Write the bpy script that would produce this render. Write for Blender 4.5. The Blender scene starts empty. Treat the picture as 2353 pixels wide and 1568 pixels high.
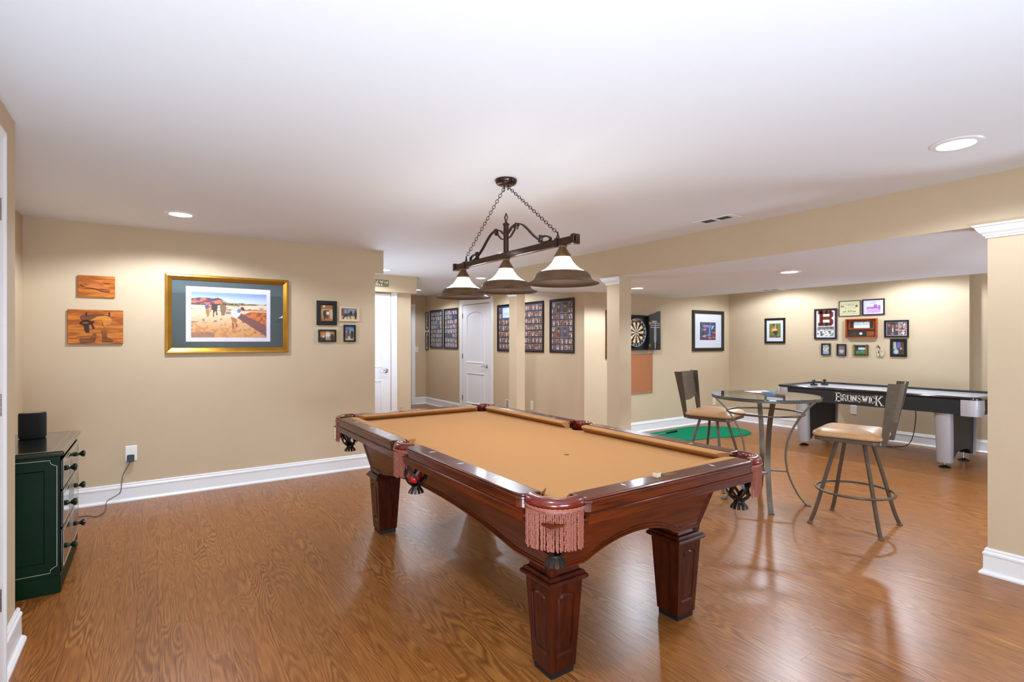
import bpy, bmesh, math, random
from mathutils import Vector, Matrix
R = math.radians
PI = math.pi
random.seed(7)
scene = bpy.context.scene
COL = scene.collection

# ------------------------------------------------------------------ camera
CAM_H, CAM_TH, CAM_F = 1.42, R(34.36), 1208.5
cam = bpy.data.cameras.new('camera')
cam.sensor_width = 36.0
cam.lens = CAM_F / 2353.0 * 36.0
cam.clip_start = 0.05
cam_o = bpy.data.objects.new('camera', cam)
cam_o.location = (0, 0, CAM_H)
cam_o.rotation_euler = (R(90), 0, -CAM_TH)
COL.objects.link(cam_o)
scene.camera = cam_o

# ------------------------------------------------------------------ world, exposure, large lights
world = bpy.data.worlds.new('world')
scene.world = world
world.use_nodes = True
world.node_tree.nodes['Background'].inputs[0].default_value = (0.9, 0.95, 1.0, 1)
world.node_tree.nodes['Background'].inputs[1].default_value = 0.3
vs = scene.view_settings
vs.view_transform = 'Standard'
vs.look = 'None'
vs.gamma = 1.0
vs.use_curve_mapping = False
vs.exposure = 0.15
scene.cycles.use_denoising = True
scene.cycles.max_bounces = 10
scene.cycles.diffuse_bounces = 5
scene.cycles.glossy_bounces = 4
scene.cycles.transparent_max_bounces = 12
scene.cycles.sample_clamp_indirect = 6.0
scene.cycles.caustics_reflective = False
scene.cycles.caustics_refractive = False

DOWNLIGHT_W = 115.0
SHADE_W = 2.0

def area_light(name, loc, rot, sx, sy, watts, col=(1, 1, 1)):
    l = bpy.data.lights.new(name, 'AREA')
    l.shape = 'RECTANGLE'
    l.size, l.size_y = sx, sy
    l.energy = watts
    l.color = col
    o = bpy.data.objects.new(name, l)
    o.location = loc
    o.rotation_euler = rot
    COL.objects.link(o)
    return o

# fill lights added out of view, standing in for flash bounced off ceilings
FILL_TINT = (0.74, 0.945, 1.18)
area_light('bounce_fill', (0.7, -1.2, 0.7), (R(124), 0, R(-14)), 1.3, 0.8, 85, FILL_TINT)
area_light('bounce_fill', (-0.1, 0.2, 0.3), (R(136), 0, R(-8)), 0.6, 0.6, 32, FILL_TINT)
area_light('bounce_fill', (6.0, -1.0, 0.5), (R(142), 0, 0), 1.2, 0.8, 55, FILL_TINT)
area_light('bounce_fill', (2.38, 6.5, 0.4), (R(180), 0, 0), 0.4, 0.8, 20, FILL_TINT)

# ------------------------------------------------------------------ helpers
def S(h):
    h = h.lstrip('#')
    out = []
    for i in (0, 2, 4):
        c = int(h[i:i + 2], 16) / 255.0
        out.append(c / 12.92 if c <= 0.04045 else ((c + 0.055) / 1.055) ** 2.4)
    return (out[0], out[1], out[2], 1.0)

def tag(o, label=None, cat=None, group=None, kind=None):
    if label: o['label'] = label
    if cat: o['category'] = cat
    if group: o['group'] = group
    if kind: o['kind'] = kind
    return o

def thing(name, label, cat, loc=(0, 0, 0), rotz=0.0, group=None):
    o = bpy.data.objects.new(name, None)
    o.empty_display_size = 0.05
    COL.objects.link(o)
    o.location = loc
    o.rotation_euler = (0, 0, rotz)
    return tag(o, label, cat, group)

def copy_tree(o, parent=None):
    c = o.copy()
    COL.objects.link(c)
    c.parent = parent
    for ch in list(o.children):
        copy_tree(ch, c)
    return c

class MB:
    """collects shapes, links them as ONE mesh object"""
    def __init__(self):
        self.v, self.f, self.m, self.s = [], [], [], []
    def add(self, vs_, fs, mat=0, smooth=False):
        n = len(self.v)
        self.v += [tuple(p) for p in vs_]
        for f in fs:
            self.f.append([n + i for i in f]); self.m.append(mat); self.s.append(smooth)
        return self
    def box(self, x0, x1, y0, y1, z0, z1, mat=0):
        if x0 > x1: x0, x1 = x1, x0
        if y0 > y1: y0, y1 = y1, y0
        if z0 > z1: z0, z1 = z1, z0
        v = [(x0, y0, z0), (x1, y0, z0), (x1, y1, z0), (x0, y1, z0), (x0, y0, z1), (x1, y0, z1), (x1, y1, z1), (x0, y1, z1)]
        return self.add(v, [(0, 3, 2, 1), (4, 5, 6, 7), (0, 1, 5, 4), (1, 2, 6, 5), (2, 3, 7, 6), (3, 0, 4, 7)], mat)
    def loops(self, loops, mat=0, smooth=False, closed=True, cap0=True, cap1=True, wrap=False):
        n = len(loops[0]); v = [p for l in loops for p in l]; f = []
        L = len(loops)
        for k in range(L if wrap else L - 1):
            a, b = k * n, ((k + 1) % L) * n
            for i in range(n if closed else n - 1):
                j = (i + 1) % n
                f.append((a + i, a + j, b + j, b + i))
        if not wrap:
            if cap0: f.append(tuple(range(n - 1, -1, -1)))
            if cap1: f.append(tuple(range((L - 1) * n, L * n)))
        return self.add(v, f, mat, smooth)
    def lathe(self, prof, seg=24, c=(0, 0, 0), mat=0, smooth=True, a0=0.0, a1=2 * PI, cap=False):
        full = abs(a1 - a0 - 2 * PI) < 1e-6
        n = len(prof); v = []; f = []
        cnt = seg if full else seg + 1
        for k in range(cnt):
            a = a0 + (a1 - a0) * k / seg
            for r, z in prof:
                v.append((c[0] + r * math.cos(a), c[1] + r * math.sin(a), c[2] + z))
        for k in range(seg):
            a, b = k * n, ((k + 1) % cnt) * n
            for i in range(n - 1):
                f.append((a + i, b + i, b + i + 1, a + i + 1))
        if cap and not full:
            f.append(tuple(range(n))); f.append(tuple(range((cnt - 1) * n + n - 1, (cnt - 1) * n - 1, -1)))
        return self.add(v, f, mat, smooth)
    def tube(self, pts, r, seg=8, mat=0, smooth=True, closed=False, sect=None, up=None, caps=True):
        """sweep a circle (or a cross-section of (a,b) pairs) along points"""
        pts = [Vector(p) for p in pts]; n = len(pts)
        rs = r if isinstance(r, (list, tuple)) else [r] * n
        loops = []; prev = None
        for i, p in enumerate(pts):
            if closed: t = pts[(i + 1) % n] - pts[i - 1]
            else: t = pts[min(i + 1, n - 1)] - pts[max(i - 1, 0)]
            t.normalize()
            if up is not None: nrm = Vector(up) - t * t.dot(Vector(up))
            elif prev is None:
                q = Vector((0, 0, 1)) if abs(t.z) < 0.9 else Vector((1, 0, 0))
                nrm = q - t * t.dot(q)
            else: nrm = prev - t * t.dot(prev)
            nrm.normalize(); prev = nrm; bi = t.cross(nrm)
            if sect: loops.append([p + nrm * (a * rs[i]) + bi * (b * rs[i]) for a, b in sect])
            else: loops.append([p + (nrm * math.cos(2 * PI * k / seg) + bi * math.sin(2 * PI * k / seg)) * rs[i] for k in range(seg)])
        return self.loops(loops, mat, smooth, True, caps, caps, wrap=closed)
    def prism(self, poly, z0, z1, mat=0, fn=None, smooth=False, matside=None):
        n = len(poly); fn = fn or (lambda a, b, c: (a, b, c))
        v = [fn(a, b, z0) for a, b in poly] + [fn(a, b, z1) for a, b in poly]
        self.add(v, [tuple(range(n - 1, -1, -1)), tuple(range(n, 2 * n))], mat)
        k = len(self.v) - 2 * n
        for i in range(n):
            j = (i + 1) % n
            self.f.append([k + i, k + j, k + n + j, k + n + i]); self.m.append(mat if matside is None else matside); self.s.append(smooth)
        return self
    def sphere(self, c, r, seg=16, rings=10, mat=0, sc=(1, 1, 1)):
        prof = []
        v = []; f = []
        for k in range(rings + 1):
            a = -PI / 2 + PI * k / rings
            for i in range(seg):
                b = 2 * PI * i / seg
                v.append((c[0] + r * sc[0] * math.cos(a) * math.cos(b), c[1] + r * sc[1] * math.cos(a) * math.sin(b), c[2] + r * sc[2] * math.sin(a)))
        for k in range(rings):
            for i in range(seg):
                j = (i + 1) % seg
                f.append((k * seg + i, k * seg + j, (k + 1) * seg + j, (k + 1) * seg + i))
        return self.add(v, f, mat, True)
    def build(self, name, mats, parent=None, loc=(0, 0, 0), rot=(0, 0, 0), bevel=0.0, bseg=1, merge=True, angle=35):
        me = bpy.data.meshes.new(name)
        bm = bmesh.new()
        bv = [bm.verts.new(p) for p in self.v]
        for f, m, s in zip(self.f, self.m, self.s):
            try:
                fc = bm.faces.new([bv[i] for i in f]); fc.material_index = m; fc.smooth = s
            except ValueError:
                pass
        if merge: bmesh.ops.remove_doubles(bm, verts=bm.verts, dist=1e-6)
        bmesh.ops.recalc_face_normals(bm, faces=bm.faces)
        if bevel > 0:
            ed = [e for e in bm.edges if len(e.link_faces) == 2 and e.calc_face_angle(0) > 0.6]
            bmesh.ops.bevel(bm, geom=ed, offset=bevel, segments=bseg, affect='EDGES', profile=0.5, clamp_overlap=True)
        bm.to_mesh(me); bm.free()
        if any(self.s): me.set_sharp_from_angle(angle=R(angle))
        for m in (mats if isinstance(mats, (list, tuple)) else [mats]): me.materials.append(m)
        o = bpy.data.objects.new(name, me)
        COL.objects.link(o)
        o.parent = parent; o.location = loc; o.rotation_euler = rot
        return o

def inst(o, parent, loc=(0, 0, 0), rot=(0, 0, 0), name=None, scale=(1, 1, 1)):
    c = bpy.data.objects.new(name or o.name.split('.')[0], o.data)
    COL.objects.link(c); c.parent = parent; c.location = loc; c.rotation_euler = rot; c.scale = scale
    return c

def bez(pts, n=8, closed=False):
    """Catmull-Rom through points"""
    P = [Vector(p) for p in pts]; out = []; N = len(P)
    for i in range(N if closed else N - 1):
        if closed: p0, p1, p2, p3 = P[i - 1], P[i], P[(i + 1) % N], P[(i + 2) % N]
        else: p0, p1, p2, p3 = P[max(i - 1, 0)], P[i], P[i + 1], P[min(i + 2, N - 1)]
        for k in range(n):
            t = k / n
            out.append(0.5 * ((2 * p1) + (p2 - p0) * t + (2 * p0 - 5 * p1 + 4 * p2 - p3) * t * t + (3 * p1 - p0 - 3 * p2 + p3) * t ** 3))
    if not closed: out.append(P[-1])
    return out

def rrect(x0, x1, y0, y1, r, n=5, corners=(1, 1, 1, 1)):
    """rounded rectangle, counter-clockwise from bottom-left; corners = bl, br, tr, tl"""
    out = []
    for (cx, cy, a0), on in zip(((x0 + r, y0 + r, PI), (x1 - r, y0 + r, 1.5 * PI), (x1 - r, y1 - r, 0), (x0 + r, y1 - r, 0.5 * PI)), corners):
        if on:
            for k in range(n + 1):
                a = a0 + PI / 2 * k / n
                out.append((cx + r * math.cos(a), cy + r * math.sin(a)))
        else:
            out.append((cx + (-r if a0 in (PI, 0.5 * PI) else r), cy + (-r if a0 in (PI, 1.5 * PI) else r)))
    return out

def inset(poly, d):
    """move a counter-clockwise polygon's vertices inwards by d"""
    n = len(poly); out = []
    for i in range(n):
        p0, p1, p2 = Vector(poly[i - 1]), Vector(poly[i]), Vector(poly[(i + 1) % n])
        e1, e2 = (p1 - p0), (p2 - p1)
        if e1.length < 1e-9 or e2.length < 1e-9:
            out.append(tuple(p1)); continue
        e1.normalize(); e2.normalize()
        n1, n2 = Vector((-e1.y, e1.x)), Vector((-e2.y, e2.x))
        m = n1 + n2
        k = max(m.dot(n1), 0.3)
        out.append(tuple(p1 + m * (d / k)))
    return out

def ring_poly(poly, ang):
    """distance from (0,0) to polygon boundary along angle"""
    dx, dy = math.cos(ang), math.sin(ang); best = None
    n = len(poly)
    for i in range(n):
        (ax, ay), (bx, by) = poly[i], poly[(i + 1) % n]
        ex, ey = bx - ax, by - ay
        den = dx * ey - dy * ex
        if abs(den) < 1e-12: continue
        t = (ax * ey - ay * ex) / den
        s = (ax * dy - ay * dx) / den
        if t > 0 and -1e-6 <= s <= 1 + 1e-6 and (best is None or t < best): best = t
    return best or 0.0

def panel_face(mb, w, h, shape, steps, fn, mat=0, matp=None):
    """a rectangle w x h (centred) with a moulded panel of outline `shape` (centred polygon, ccw).
    steps: (inset, depth) pairs from the outline inwards; fn maps (u, v, depth) to 3D"""
    rect = [(-w / 2, -h / 2), (w / 2, -h / 2), (w / 2, h / 2), (-w / 2, h / 2)]
    angs = sorted({round(math.atan2(y, x), 5) for x, y in rect + list(shape)})
    loops = [[fn(ring_poly(rect, a) * math.cos(a), ring_poly(rect, a) * math.sin(a), 0) for a in angs]]
    for d, dep in steps:
        sh = inset(shape, d) if d else shape
        loops.append([fn(ring_poly(sh, a) * math.cos(a), ring_poly(sh, a) * math.sin(a), dep) for a in angs])
    k = len(loops) if matp is None else matp[0]
    if matp is None:
        mb.loops(loops, mat, False, True, False, True)
    else:
        mb.loops(loops[:k + 1], mat, False, True, False, False)
        mb.loops(loops[k:], matp[1], False, True, False, True)

# ------------------------------------------------------------------ materials
def new_mat(name):
    m = bpy.data.materials.new(name)
    m.use_nodes = True
    nt = m.node_tree
    return m, nt, nt.nodes['Principled BSDF']

def P(name, col, rough=0.5, metal=0.0, spec=0.5, coat=0.0, emit=None, estr=0.0, noise=0.0, nscale=40.0, bump=0.0, coat_rough=0.08):
    m, nt, b = new_mat(name)
    if isinstance(col, str): col = S(col)
    b.inputs['Base Color'].default_value = col
    b.inputs['Roughness'].default_value = rough
    b.inputs['Metallic'].default_value = metal
    b.inputs['Specular IOR Level'].default_value = spec
    if coat:
        b.inputs['Coat Weight'].default_value = coat
        b.inputs['Coat Roughness'].default_value = coat_rough
    if emit is not None:
        b.inputs['Emission Color'].default_value = S(emit) if isinstance(emit, str) else emit
        b.inputs['Emission Strength'].default_value = estr
    if noise or bump:
        tc = nt.nodes.new('ShaderNodeTexCoord')
        nz = nt.nodes.new('ShaderNodeTexNoise')
        nz.inputs['Scale'].default_value = nscale
        nz.inputs['Detail'].default_value = 3
        nt.links.new(tc.outputs['Object'], nz.inputs['Vector'])
        if noise:
            mx = nt.nodes.new('ShaderNodeMix'); mx.data_type = 'RGBA'; mx.blend_type = 'MULTIPLY'
            mx.inputs[0].default_value = 1.0
            mx.inputs[6].default_value = col
            rp = nt.nodes.new('ShaderNodeMapRange')
            rp.inputs[1].default_value, rp.inputs[2].default_value = 0.3, 0.7
            rp.inputs[3].default_value, rp.inputs[4].default_value = 1 - noise, 1 + noise
            nt.links.new(nz.outputs['Fac'], rp.inputs[0])
            nt.links.new(rp.outputs[0], mx.inputs[7])
            nt.links.new(mx.outputs[2], b.inputs['Base Color'])
        if bump:
            bp = nt.nodes.new('ShaderNodeBump')
            bp.inputs['Strength'].default_value = bump
            bp.inputs['Distance'].default_value = 0.002
            nt.links.new(nz.outputs['Fac'], bp.inputs['Height'])
            nt.links.new(bp.outputs[0], b.inputs['Normal'])
    return m

def wood(name, dark, light, axis=0, rough=0.3, coat=0.0, across=28.0, along=1.3, rings=30.0, contrast=0.6, bump=0.05):
    """stained wood: contour bands of a noise stretched along one local axis, with fine pores"""
    m, nt, b = new_mat(name)
    N, L = nt.nodes.new, nt.links.new
    tc = N('ShaderNodeTexCoord')
    oi = N('ShaderNodeObjectInfo')
    sc = [across * 0.35] * 3; sc[axis] = along
    mp = N('ShaderNodeMapping'); mp.inputs['Scale'].default_value = sc
    L(tc.outputs['Object'], mp.inputs['Vector'])
    off = N('ShaderNodeVectorMath'); off.operation = 'ADD'
    L(mp.outputs[0], off.inputs[0])
    cmb = N('ShaderNodeCombineXYZ')
    mu = N('ShaderNodeMath'); mu.operation = 'MULTIPLY'; mu.inputs[1].default_value = 37.0
    L(oi.outputs['Random'], mu.inputs[0])
    for i in range(3): L(mu.outputs[0], cmb.inputs[i])
    L(cmb.outputs[0], off.inputs[1])
    nz = N('ShaderNodeTexNoise'); nz.inputs['Scale'].default_value = 1.0; nz.inputs['Detail'].default_value = 1.5
    L(off.outputs[0], nz.inputs['Vector'])
    k = N('ShaderNodeMath'); k.operation = 'MULTIPLY'; k.inputs[1].default_value = rings
    L(nz.outputs['Fac'], k.inputs[0])
    sn = N('ShaderNodeMath'); sn.operation = 'SINE'; L(k.outputs[0], sn.inputs[0])
    sc2 = [across * 11.0] * 3; sc2[axis] = along * 6.0
    mp2 = N('ShaderNodeMapping'); mp2.inputs['Scale'].default_value = sc2
    L(tc.outputs['Object'], mp2.inputs['Vector'])
    n2 = N('ShaderNodeTexNoise'); n2.inputs['Scale'].default_value = 1.0; n2.inputs['Detail'].default_value = 3
    L(mp2.outputs[0], n2.inputs['Vector'])
    ma = N('ShaderNodeMath'); ma.operation = 'MULTIPLY_ADD'; ma.inputs[1].default_value = 0.16 * contrast; ma.inputs[2].default_value = 0.0
    L(sn.outputs[0], ma.inputs[0])
    ad = N('ShaderNodeMath'); ad.operation = 'ADD'
    L(ma.outputs[0], ad.inputs[0]); L(n2.outputs['Fac'], ad.inputs[1])
    cr = N('ShaderNodeValToRGB')
    cr.color_ramp.elements[0].position = 0.25; cr.color_ramp.elements[0].color = S(dark)
    cr.color_ramp.elements[1].position = 0.75; cr.color_ramp.elements[1].color = S(light)
    L(ad.outputs[0], cr.inputs[0]); L(cr.outputs[0], b.inputs['Base Color'])
    b.inputs['Roughness'].default_value = rough
    b.inputs['Specular IOR Level'].default_value = 0.3
    if coat:
        b.inputs['Coat Weight'].default_value = coat; b.inputs['Coat Roughness'].default_value = 0.1
    if bump:
        bp = N('ShaderNodeBump'); bp.inputs['Strength'].default_value = bump; bp.inputs['Distance'].default_value = 0.001
        L(n2.outputs['Fac'], bp.inputs['Height']); L(bp.outputs[0], b.inputs['Normal'])
    return m

def floor_wood(name, per_island):
    m, nt, b = new_mat(name)
    N, L = nt.nodes.new, nt.links.new
    geo = N('ShaderNodeNewGeometry'); oi = N('ShaderNodeObjectInfo')
    seed = geo.outputs['Random Per Island'] if per_island else oi.outputs['Random']
    sx = N('ShaderNodeSeparateXYZ'); L(geo.outputs['Position'], sx.inputs[0])
    def ma(src, mul, add_src=None, addv=0.0):
        n = N('ShaderNodeMath'); n.operation = 'MULTIPLY_ADD'; n.inputs[1].default_value = mul
        L(src, n.inputs[0])
        if add_src is not None: L(add_src, n.inputs[2])
        else: n.inputs[2].default_value = addv
        return n.outputs[0]
    s1, s2 = ma(seed, 71.0), ma(seed, 43.0)
    cb = N('ShaderNodeCombineXYZ')
    L(ma(sx.outputs[0], 9.0, s1), cb.inputs[0]); L(ma(sx.outputs[1], 1.25, s2), cb.inputs[1]); L(ma(seed, 17.0), cb.inputs[2])
    nz = N('ShaderNodeTexNoise'); nz.inputs['Scale'].default_value = 1.0; nz.inputs['Detail'].default_value = 1.0; nz.inputs['Distortion'].default_value = 0.25
    L(cb.outputs[0], nz.inputs['Vector'])
    sn = N('ShaderNodeMath'); sn.operation = 'SINE'; L(ma(nz.outputs['Fac'], 105.0), sn.inputs[0])
    cb2 = N('ShaderNodeCombineXYZ')
    L(ma(sx.outputs[0], 240.0, s1), cb2.inputs[0]); L(ma(sx.outputs[1], 7.0, s2), cb2.inputs[1])
    n2 = N('ShaderNodeTexNoise'); n2.inputs['Scale'].default_value = 1.0; n2.inputs['Detail'].default_value = 3
    L(cb2.outputs[0], n2.inputs['Vector'])
    # where the figure is strong or calm
    cb3 = N('ShaderNodeCombineXYZ')
    L(ma(sx.outputs[0], 4.0, s2), cb3.inputs[0]); L(ma(sx.outputs[1], 0.8, s1), cb3.inputs[1])
    n3 = N('ShaderNodeTexNoise'); n3.inputs['Scale'].default_value = 1.0; L(cb3.outputs[0], n3.inputs['Vector'])
    amp = N('ShaderNodeMapRange'); amp.inputs[1].default_value = 0.42; amp.inputs[2].default_value = 0.66; amp.inputs[3].default_value = 0.05; amp.inputs[4].default_value = 0.19
    L(n3.outputs['Fac'], amp.inputs[0])
    fig = N('ShaderNodeMath'); fig.operation = 'MULTIPLY'; L(sn.outputs[0], fig.inputs[0]); L(amp.outputs[0], fig.inputs[1])
    f1 = N('ShaderNodeMath'); f1.operation = 'ADD'; L(fig.outputs[0], f1.inputs[0]); L(ma(n2.outputs['Fac'], 0.8, None, 0.10), f1.inputs[1])
    cr = N('ShaderNodeValToRGB'); e = cr.color_ramp.elements
    e[0].position = 0.18; e[0].color = S('#603614')
    e[1].position = 0.82; e[1].color = S('#ae763a')
    k = e.new(0.5); k.color = S('#905829')
    L(f1.outputs[0], cr.inputs[0])
    hs = N('ShaderNodeHueSaturation')
    L(ma(seed, 0.12, None, 0.94), hs.inputs['Value'])
    L(cr.outputs[0], hs.inputs['Color'])
    L(hs.outputs[0], b.inputs['Base Color'])
    b.inputs['Roughness'].default_value = 0.31
    b.inputs['Specular IOR Level'].default_value = 0.4
    bp = N('ShaderNodeBump'); bp.inputs['Strength'].default_value = 0.06; bp.inputs['Distance'].default_value = 0.001
    L(n2.outputs['Fac'], bp.inputs['Height']); L(bp.outputs[0], b.inputs['Normal'])
    return m

def pane_mat(name, tint=(1, 1, 1, 1), rough=0.02, ior=1.5):
    m = bpy.data.materials.new(name); m.use_nodes = True
    nt = m.node_tree; nt.nodes.clear(); N, L = nt.nodes.new, nt.links.new
    out = N('ShaderNodeOutputMaterial'); mix = N('ShaderNodeMixShader'); tr = N('ShaderNodeBsdfTransparent'); gl = N('ShaderNodeBsdfGlossy'); fr = N('ShaderNodeLayerWeight')
    tr.inputs[0].default_value = tint; gl.inputs['Roughness'].default_value = rough
    # Schlick reflectance of one face, the same from both sides
    fr.inputs['Blend'].default_value = 0.5
    pw = N('ShaderNodeMath'); pw.operation = 'POWER'; pw.inputs[1].default_value = 5.0
    sc = N('ShaderNodeMath'); sc.operation = 'MULTIPLY_ADD'; sc.inputs[1].default_value = 0.96; sc.inputs[2].default_value = ((ior - 1) / (ior + 1)) ** 2
    L(fr.outputs['Facing'], pw.inputs[0]); L(pw.outputs[0], sc.inputs[0]); L(sc.outputs[0], mix.inputs[0]); L(tr.outputs[0], mix.inputs[1]); L(gl.outputs[0], mix.inputs[2]); L(mix.outputs[0], out.inputs[0])
    return m

def print_mat(name, rough=0.45):
    m, nt, b = new_mat(name)
    at = nt.nodes.new('ShaderNodeAttribute'); at.attribute_name = 'ink'
    nt.links.new(at.outputs['Color'], b.inputs['Base Color'])
    b.inputs['Roughness'].default_value = rough
    return m

WALL = P('tan_wall_paint', '#c7b294', 0.65, spec=0.25, noise=0.012, nscale=6, bump=0.03)
CEIL = P('white_ceiling_paint', '#e5e7ea', 0.8, spec=0.2)
TRIM = P('white_trim_paint', '#e8e8e8', 0.3, spec=0.5)
DOORW = P('white_door_paint', '#e9eaee', 0.32, spec=0.5)
BLACK = P('black_paint', '#0b0b0d', 0.4)
BLACKG = P('black_gloss', '#07070a', 0.12, coat=0.6)
NICKEL = P('satin_nickel', '#b9b2a6', 0.3, metal=1.0)
CHROME = P('chrome', '#d8d8da', 0.12, metal=1.0)
BRONZE = P('dark_bronze', '#5c4f41', 0.42, metal=0.35, spec=0.5, noise=0.12, nscale=30)
WHITEP = P('white_plastic', '#eae7e2', 0.35)
IVORY = P('ivory_plastic', '#e4dcc8', 0.35)
PANE = pane_mat('picture_glass')
PRINT = print_mat('printed_paper')
# ------------------------------------------------------------------ the setting
H = 2.44      # main ceiling
HS = 2.127    # lowered ceiling
def struct(name, mb, mats, parent=None, **k):
    o = mb.build(name, mats, parent, **k)
    if parent is None: o['kind'] = 'structure'
    return o
def wall(name, x0, x1, y0, y1, z0=0.0, z1=H):
    return struct(name, MB().box(x0, x1, y0, y1, z0, z1), WALL)

wall('wall_left', -0.995, 2.08, 5.79, 5.91)
wall('wall_left_header', 2.08, 2.18, 5.79, 5.91, 2.19, H)
wall('wall_hall_left', 1.96, 2.08, 5.91, 8.02)
wall('wall_laundry', 2.08, 3.43, 7.90, 8.02)
wall('wall_laundry_header', 2.08, 3.466, 7.75, 7.90, 2.178, H)
wall('wall_hall_side', 3.31, 3.43, 8.02, 10.95)
wall('wall_hall_end', 3.31, 5.24, 10.95, 11.07)
wall('wall_gallery', 5.12, 5.24, 5.77, 10.95)
wall('wall_dartboard', 5.12, 8.62, 5.65, 5.77)
wall('wall_far', 8.62, 8.87, 2.25, 5.77)
wall('wall_far_recess', 8.75, 8.87, -1.6, 2.25)
wall('wall_entry', -0.65, -0.53, -1.6, 3.34)
wall('wall_alcove_return', -0.995, -0.65, 3.22, 3.34)
wall('wall_alcove', -0.995, -0.875, 3.34, 5.79)
wall('wall_rear', -0.65, 8.87, -1.72, -1.6)
struct('ceiling', MB().box(-1.0, 8.87, -1.72, 11.07, H, H + 0.08), CEIL)

sf = MB()
outl = [(4.207, -1.6), (7.16, -1.6), (7.16, 5.65), (5.12, 5.65), (5.12, 6.5), (4.207, 6.5)]
n0 = len(outl)
sf.add([(x, y, HS) for x, y in outl] + [(x, y, H) for x, y in outl], [tuple(range(n0 - 1, -1, -1))], 0)
for i in range(n0):
    j = (i + 1) % n0
    sf.f.append([i, j, n0 + j, n0 + i]); sf.m.append(1); sf.s.append(False)
struct('ceiling_soffit', sf, [CEIL, WALL])

# columns under the soffit
BASE_PROF = [(0.0, 0.0), (0.036, 0.0), (0.036, 0.010), (0.028, 0.019), (0.018, 0.024), (0.017, 0.115), (0.021, 0.121), (0.020, 0.132), (0.012, 0.140), (0.013, 0.149), (0.007, 0.158), (0.0, 0.158)]
CROWN = [(0.0, 2.047), (0.008, 2.047), (0.010, 2.058), (0.018, 2.062), (0.020, 2.070), (0.034, 2.082), (0.048, 2.104), (0.052, 2.112), (0.060, 2.116), (0.062, 2.1265), (0.0, 2.1265)]
def column(name, x0, x1, y0, y1):
    o = struct(name, MB().box(x0, x1, y0, y1, 0, HS), WALL)
    b = MB()
    b.loops([[(x0 - d, y0 - d, z), (x1 + d, y0 - d, z), (x1 + d, y1 + d, z), (x0 - d, y1 + d, z)] for d, z in BASE_PROF[1:-1]], 0, False, True, True, True)
    b.build('base_moulding', TRIM, o)
    c = MB()
    c.loops([[(x0 - d, y0, z), (x0 - d, y1 + d, z)] for d, z in CROWN], 0, False, False, False, False)
    c.loops([[(x0 - d, y1 + d, z), (x1, y1 + d, z)] for d, z in CROWN], 0, False, False, False, False)
    c.add([(x0 - d, y0, z) for d, z in CROWN], [tuple(range(len(CROWN)))], 0)
    c.add([(x1, y1 + d, z) for d, z in CROWN], [tuple(range(len(CROWN)))], 0)
    c.build('crown_moulding', TRIM, o)
    return o
column('wall_column_right', 4.21, 4.42, 0.80, 1.012)
column('wall_column_middle', 4.23, 4.415, 4.10, 4.29)
column('wall_column_hall', 4.20, 4.343, 6.03, 6.215)

def baseboard(name, p0, p1, nrm):
    mb = MB()
    mb.loops([[(p[0] + nrm[0] * d, p[1] + nrm[1] * d, z) for d, z in BASE_PROF] for p in (p0, p1)], 0, False, True, True, True)
    return struct(name, mb, TRIM)
baseboard('baseboard_left', (-0.875, 5.79), (2.08, 5.79), (0, -1))
baseboard('baseboard_alcove', (-0.875, 3.376), (-0.875, 5.754), (1, 0))
baseboard('baseboard_entry', (-0.53, 2.98), (-0.53, 3.376), (1, 0))
baseboard('baseboard_entry_return', (-0.875, 3.34), (-0.53, 3.34), (0, 1))
baseboard('baseboard_entry_near', (-0.53, -1.6), (-0.53, 1.945), (1, 0))
baseboard('baseboard_laundry', (3.19, 7.90), (3.43, 7.90), (0, -1))
baseboard('baseboard_hall_end', (4.85, 10.95), (5.12, 10.95), (0, -1))
baseboard('baseboard_gallery_back', (5.12, 9.312), (5.12, 10.914), (-1, 0))
baseboard('baseboard_gallery', (5.12, 5.614), (5.12, 8.084), (-1, 0))
baseboard('baseboard_dartboard', (5.084, 5.65), (8.62, 5.65), (0, -1))
baseboard('baseboard_far', (8.62, 2.25), (8.62, 5.614), (-1, 0))
baseboard('baseboard_recess', (8.75, -1.6), (8.75, 2.25), (-1, 0))

# ------------------------------------------------------------------ floor planks
FW1, FW2 = floor_wood('oak_laminate', False), floor_wood('oak_laminate_far', True)
fl = MB()
for x0, x1, y0, y1 in ((-0.88, 2.08, -1.6, 5.79), (2.08, 5.12, -1.6, 10.95), (5.12, 8.75, -1.6, 5.65)):
    fl.box(x0, x1, y0, y1, -0.06, -0.010)
floor = struct('floor', fl, P('floor_underlay', '#3a2416', 0.9))
PW, PL, GAP = 0.0905, 1.21, 0.0007
planks = []
c = 0
x = -0.88
while x < 8.75:
    x1 = min(x + PW, 8.75)
    xm = (x + x1) / 2
    ylo, yhi = -1.6, (5.79 if xm < 2.08 else 10.95 if xm < 5.12 else 5.65)
    y = ylo - random.random() * PL
    while y < yhi:
        a, b_ = max(y, ylo), min(y + PL, yhi)
        if b_ - a > 0.02: planks.append((x, x1, a, b_))
        y += PL
    x = x1
def seen(p):
    best = None
    for fy in (0.1, 0.5, 0.9):
        px_, py_ = (p[0] + p[1]) / 2, p[2] + (p[3] - p[2]) * fy
        d = px_ * math.sin(CAM_TH) + py_ * math.cos(CAM_TH)
        if d < 0.5: continue
        l = px_ * math.cos(CAM_TH) - py_ * math.sin(CAM_TH)
        u, v = CAM_F * l / d, CAM_F * CAM_H / d
        if abs(u) < 1180 and v < 800:
            best = d if best is None else min(best, d)
    return best if best is not None else 1e9
planks.sort(key=seen)
cache = {}
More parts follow.
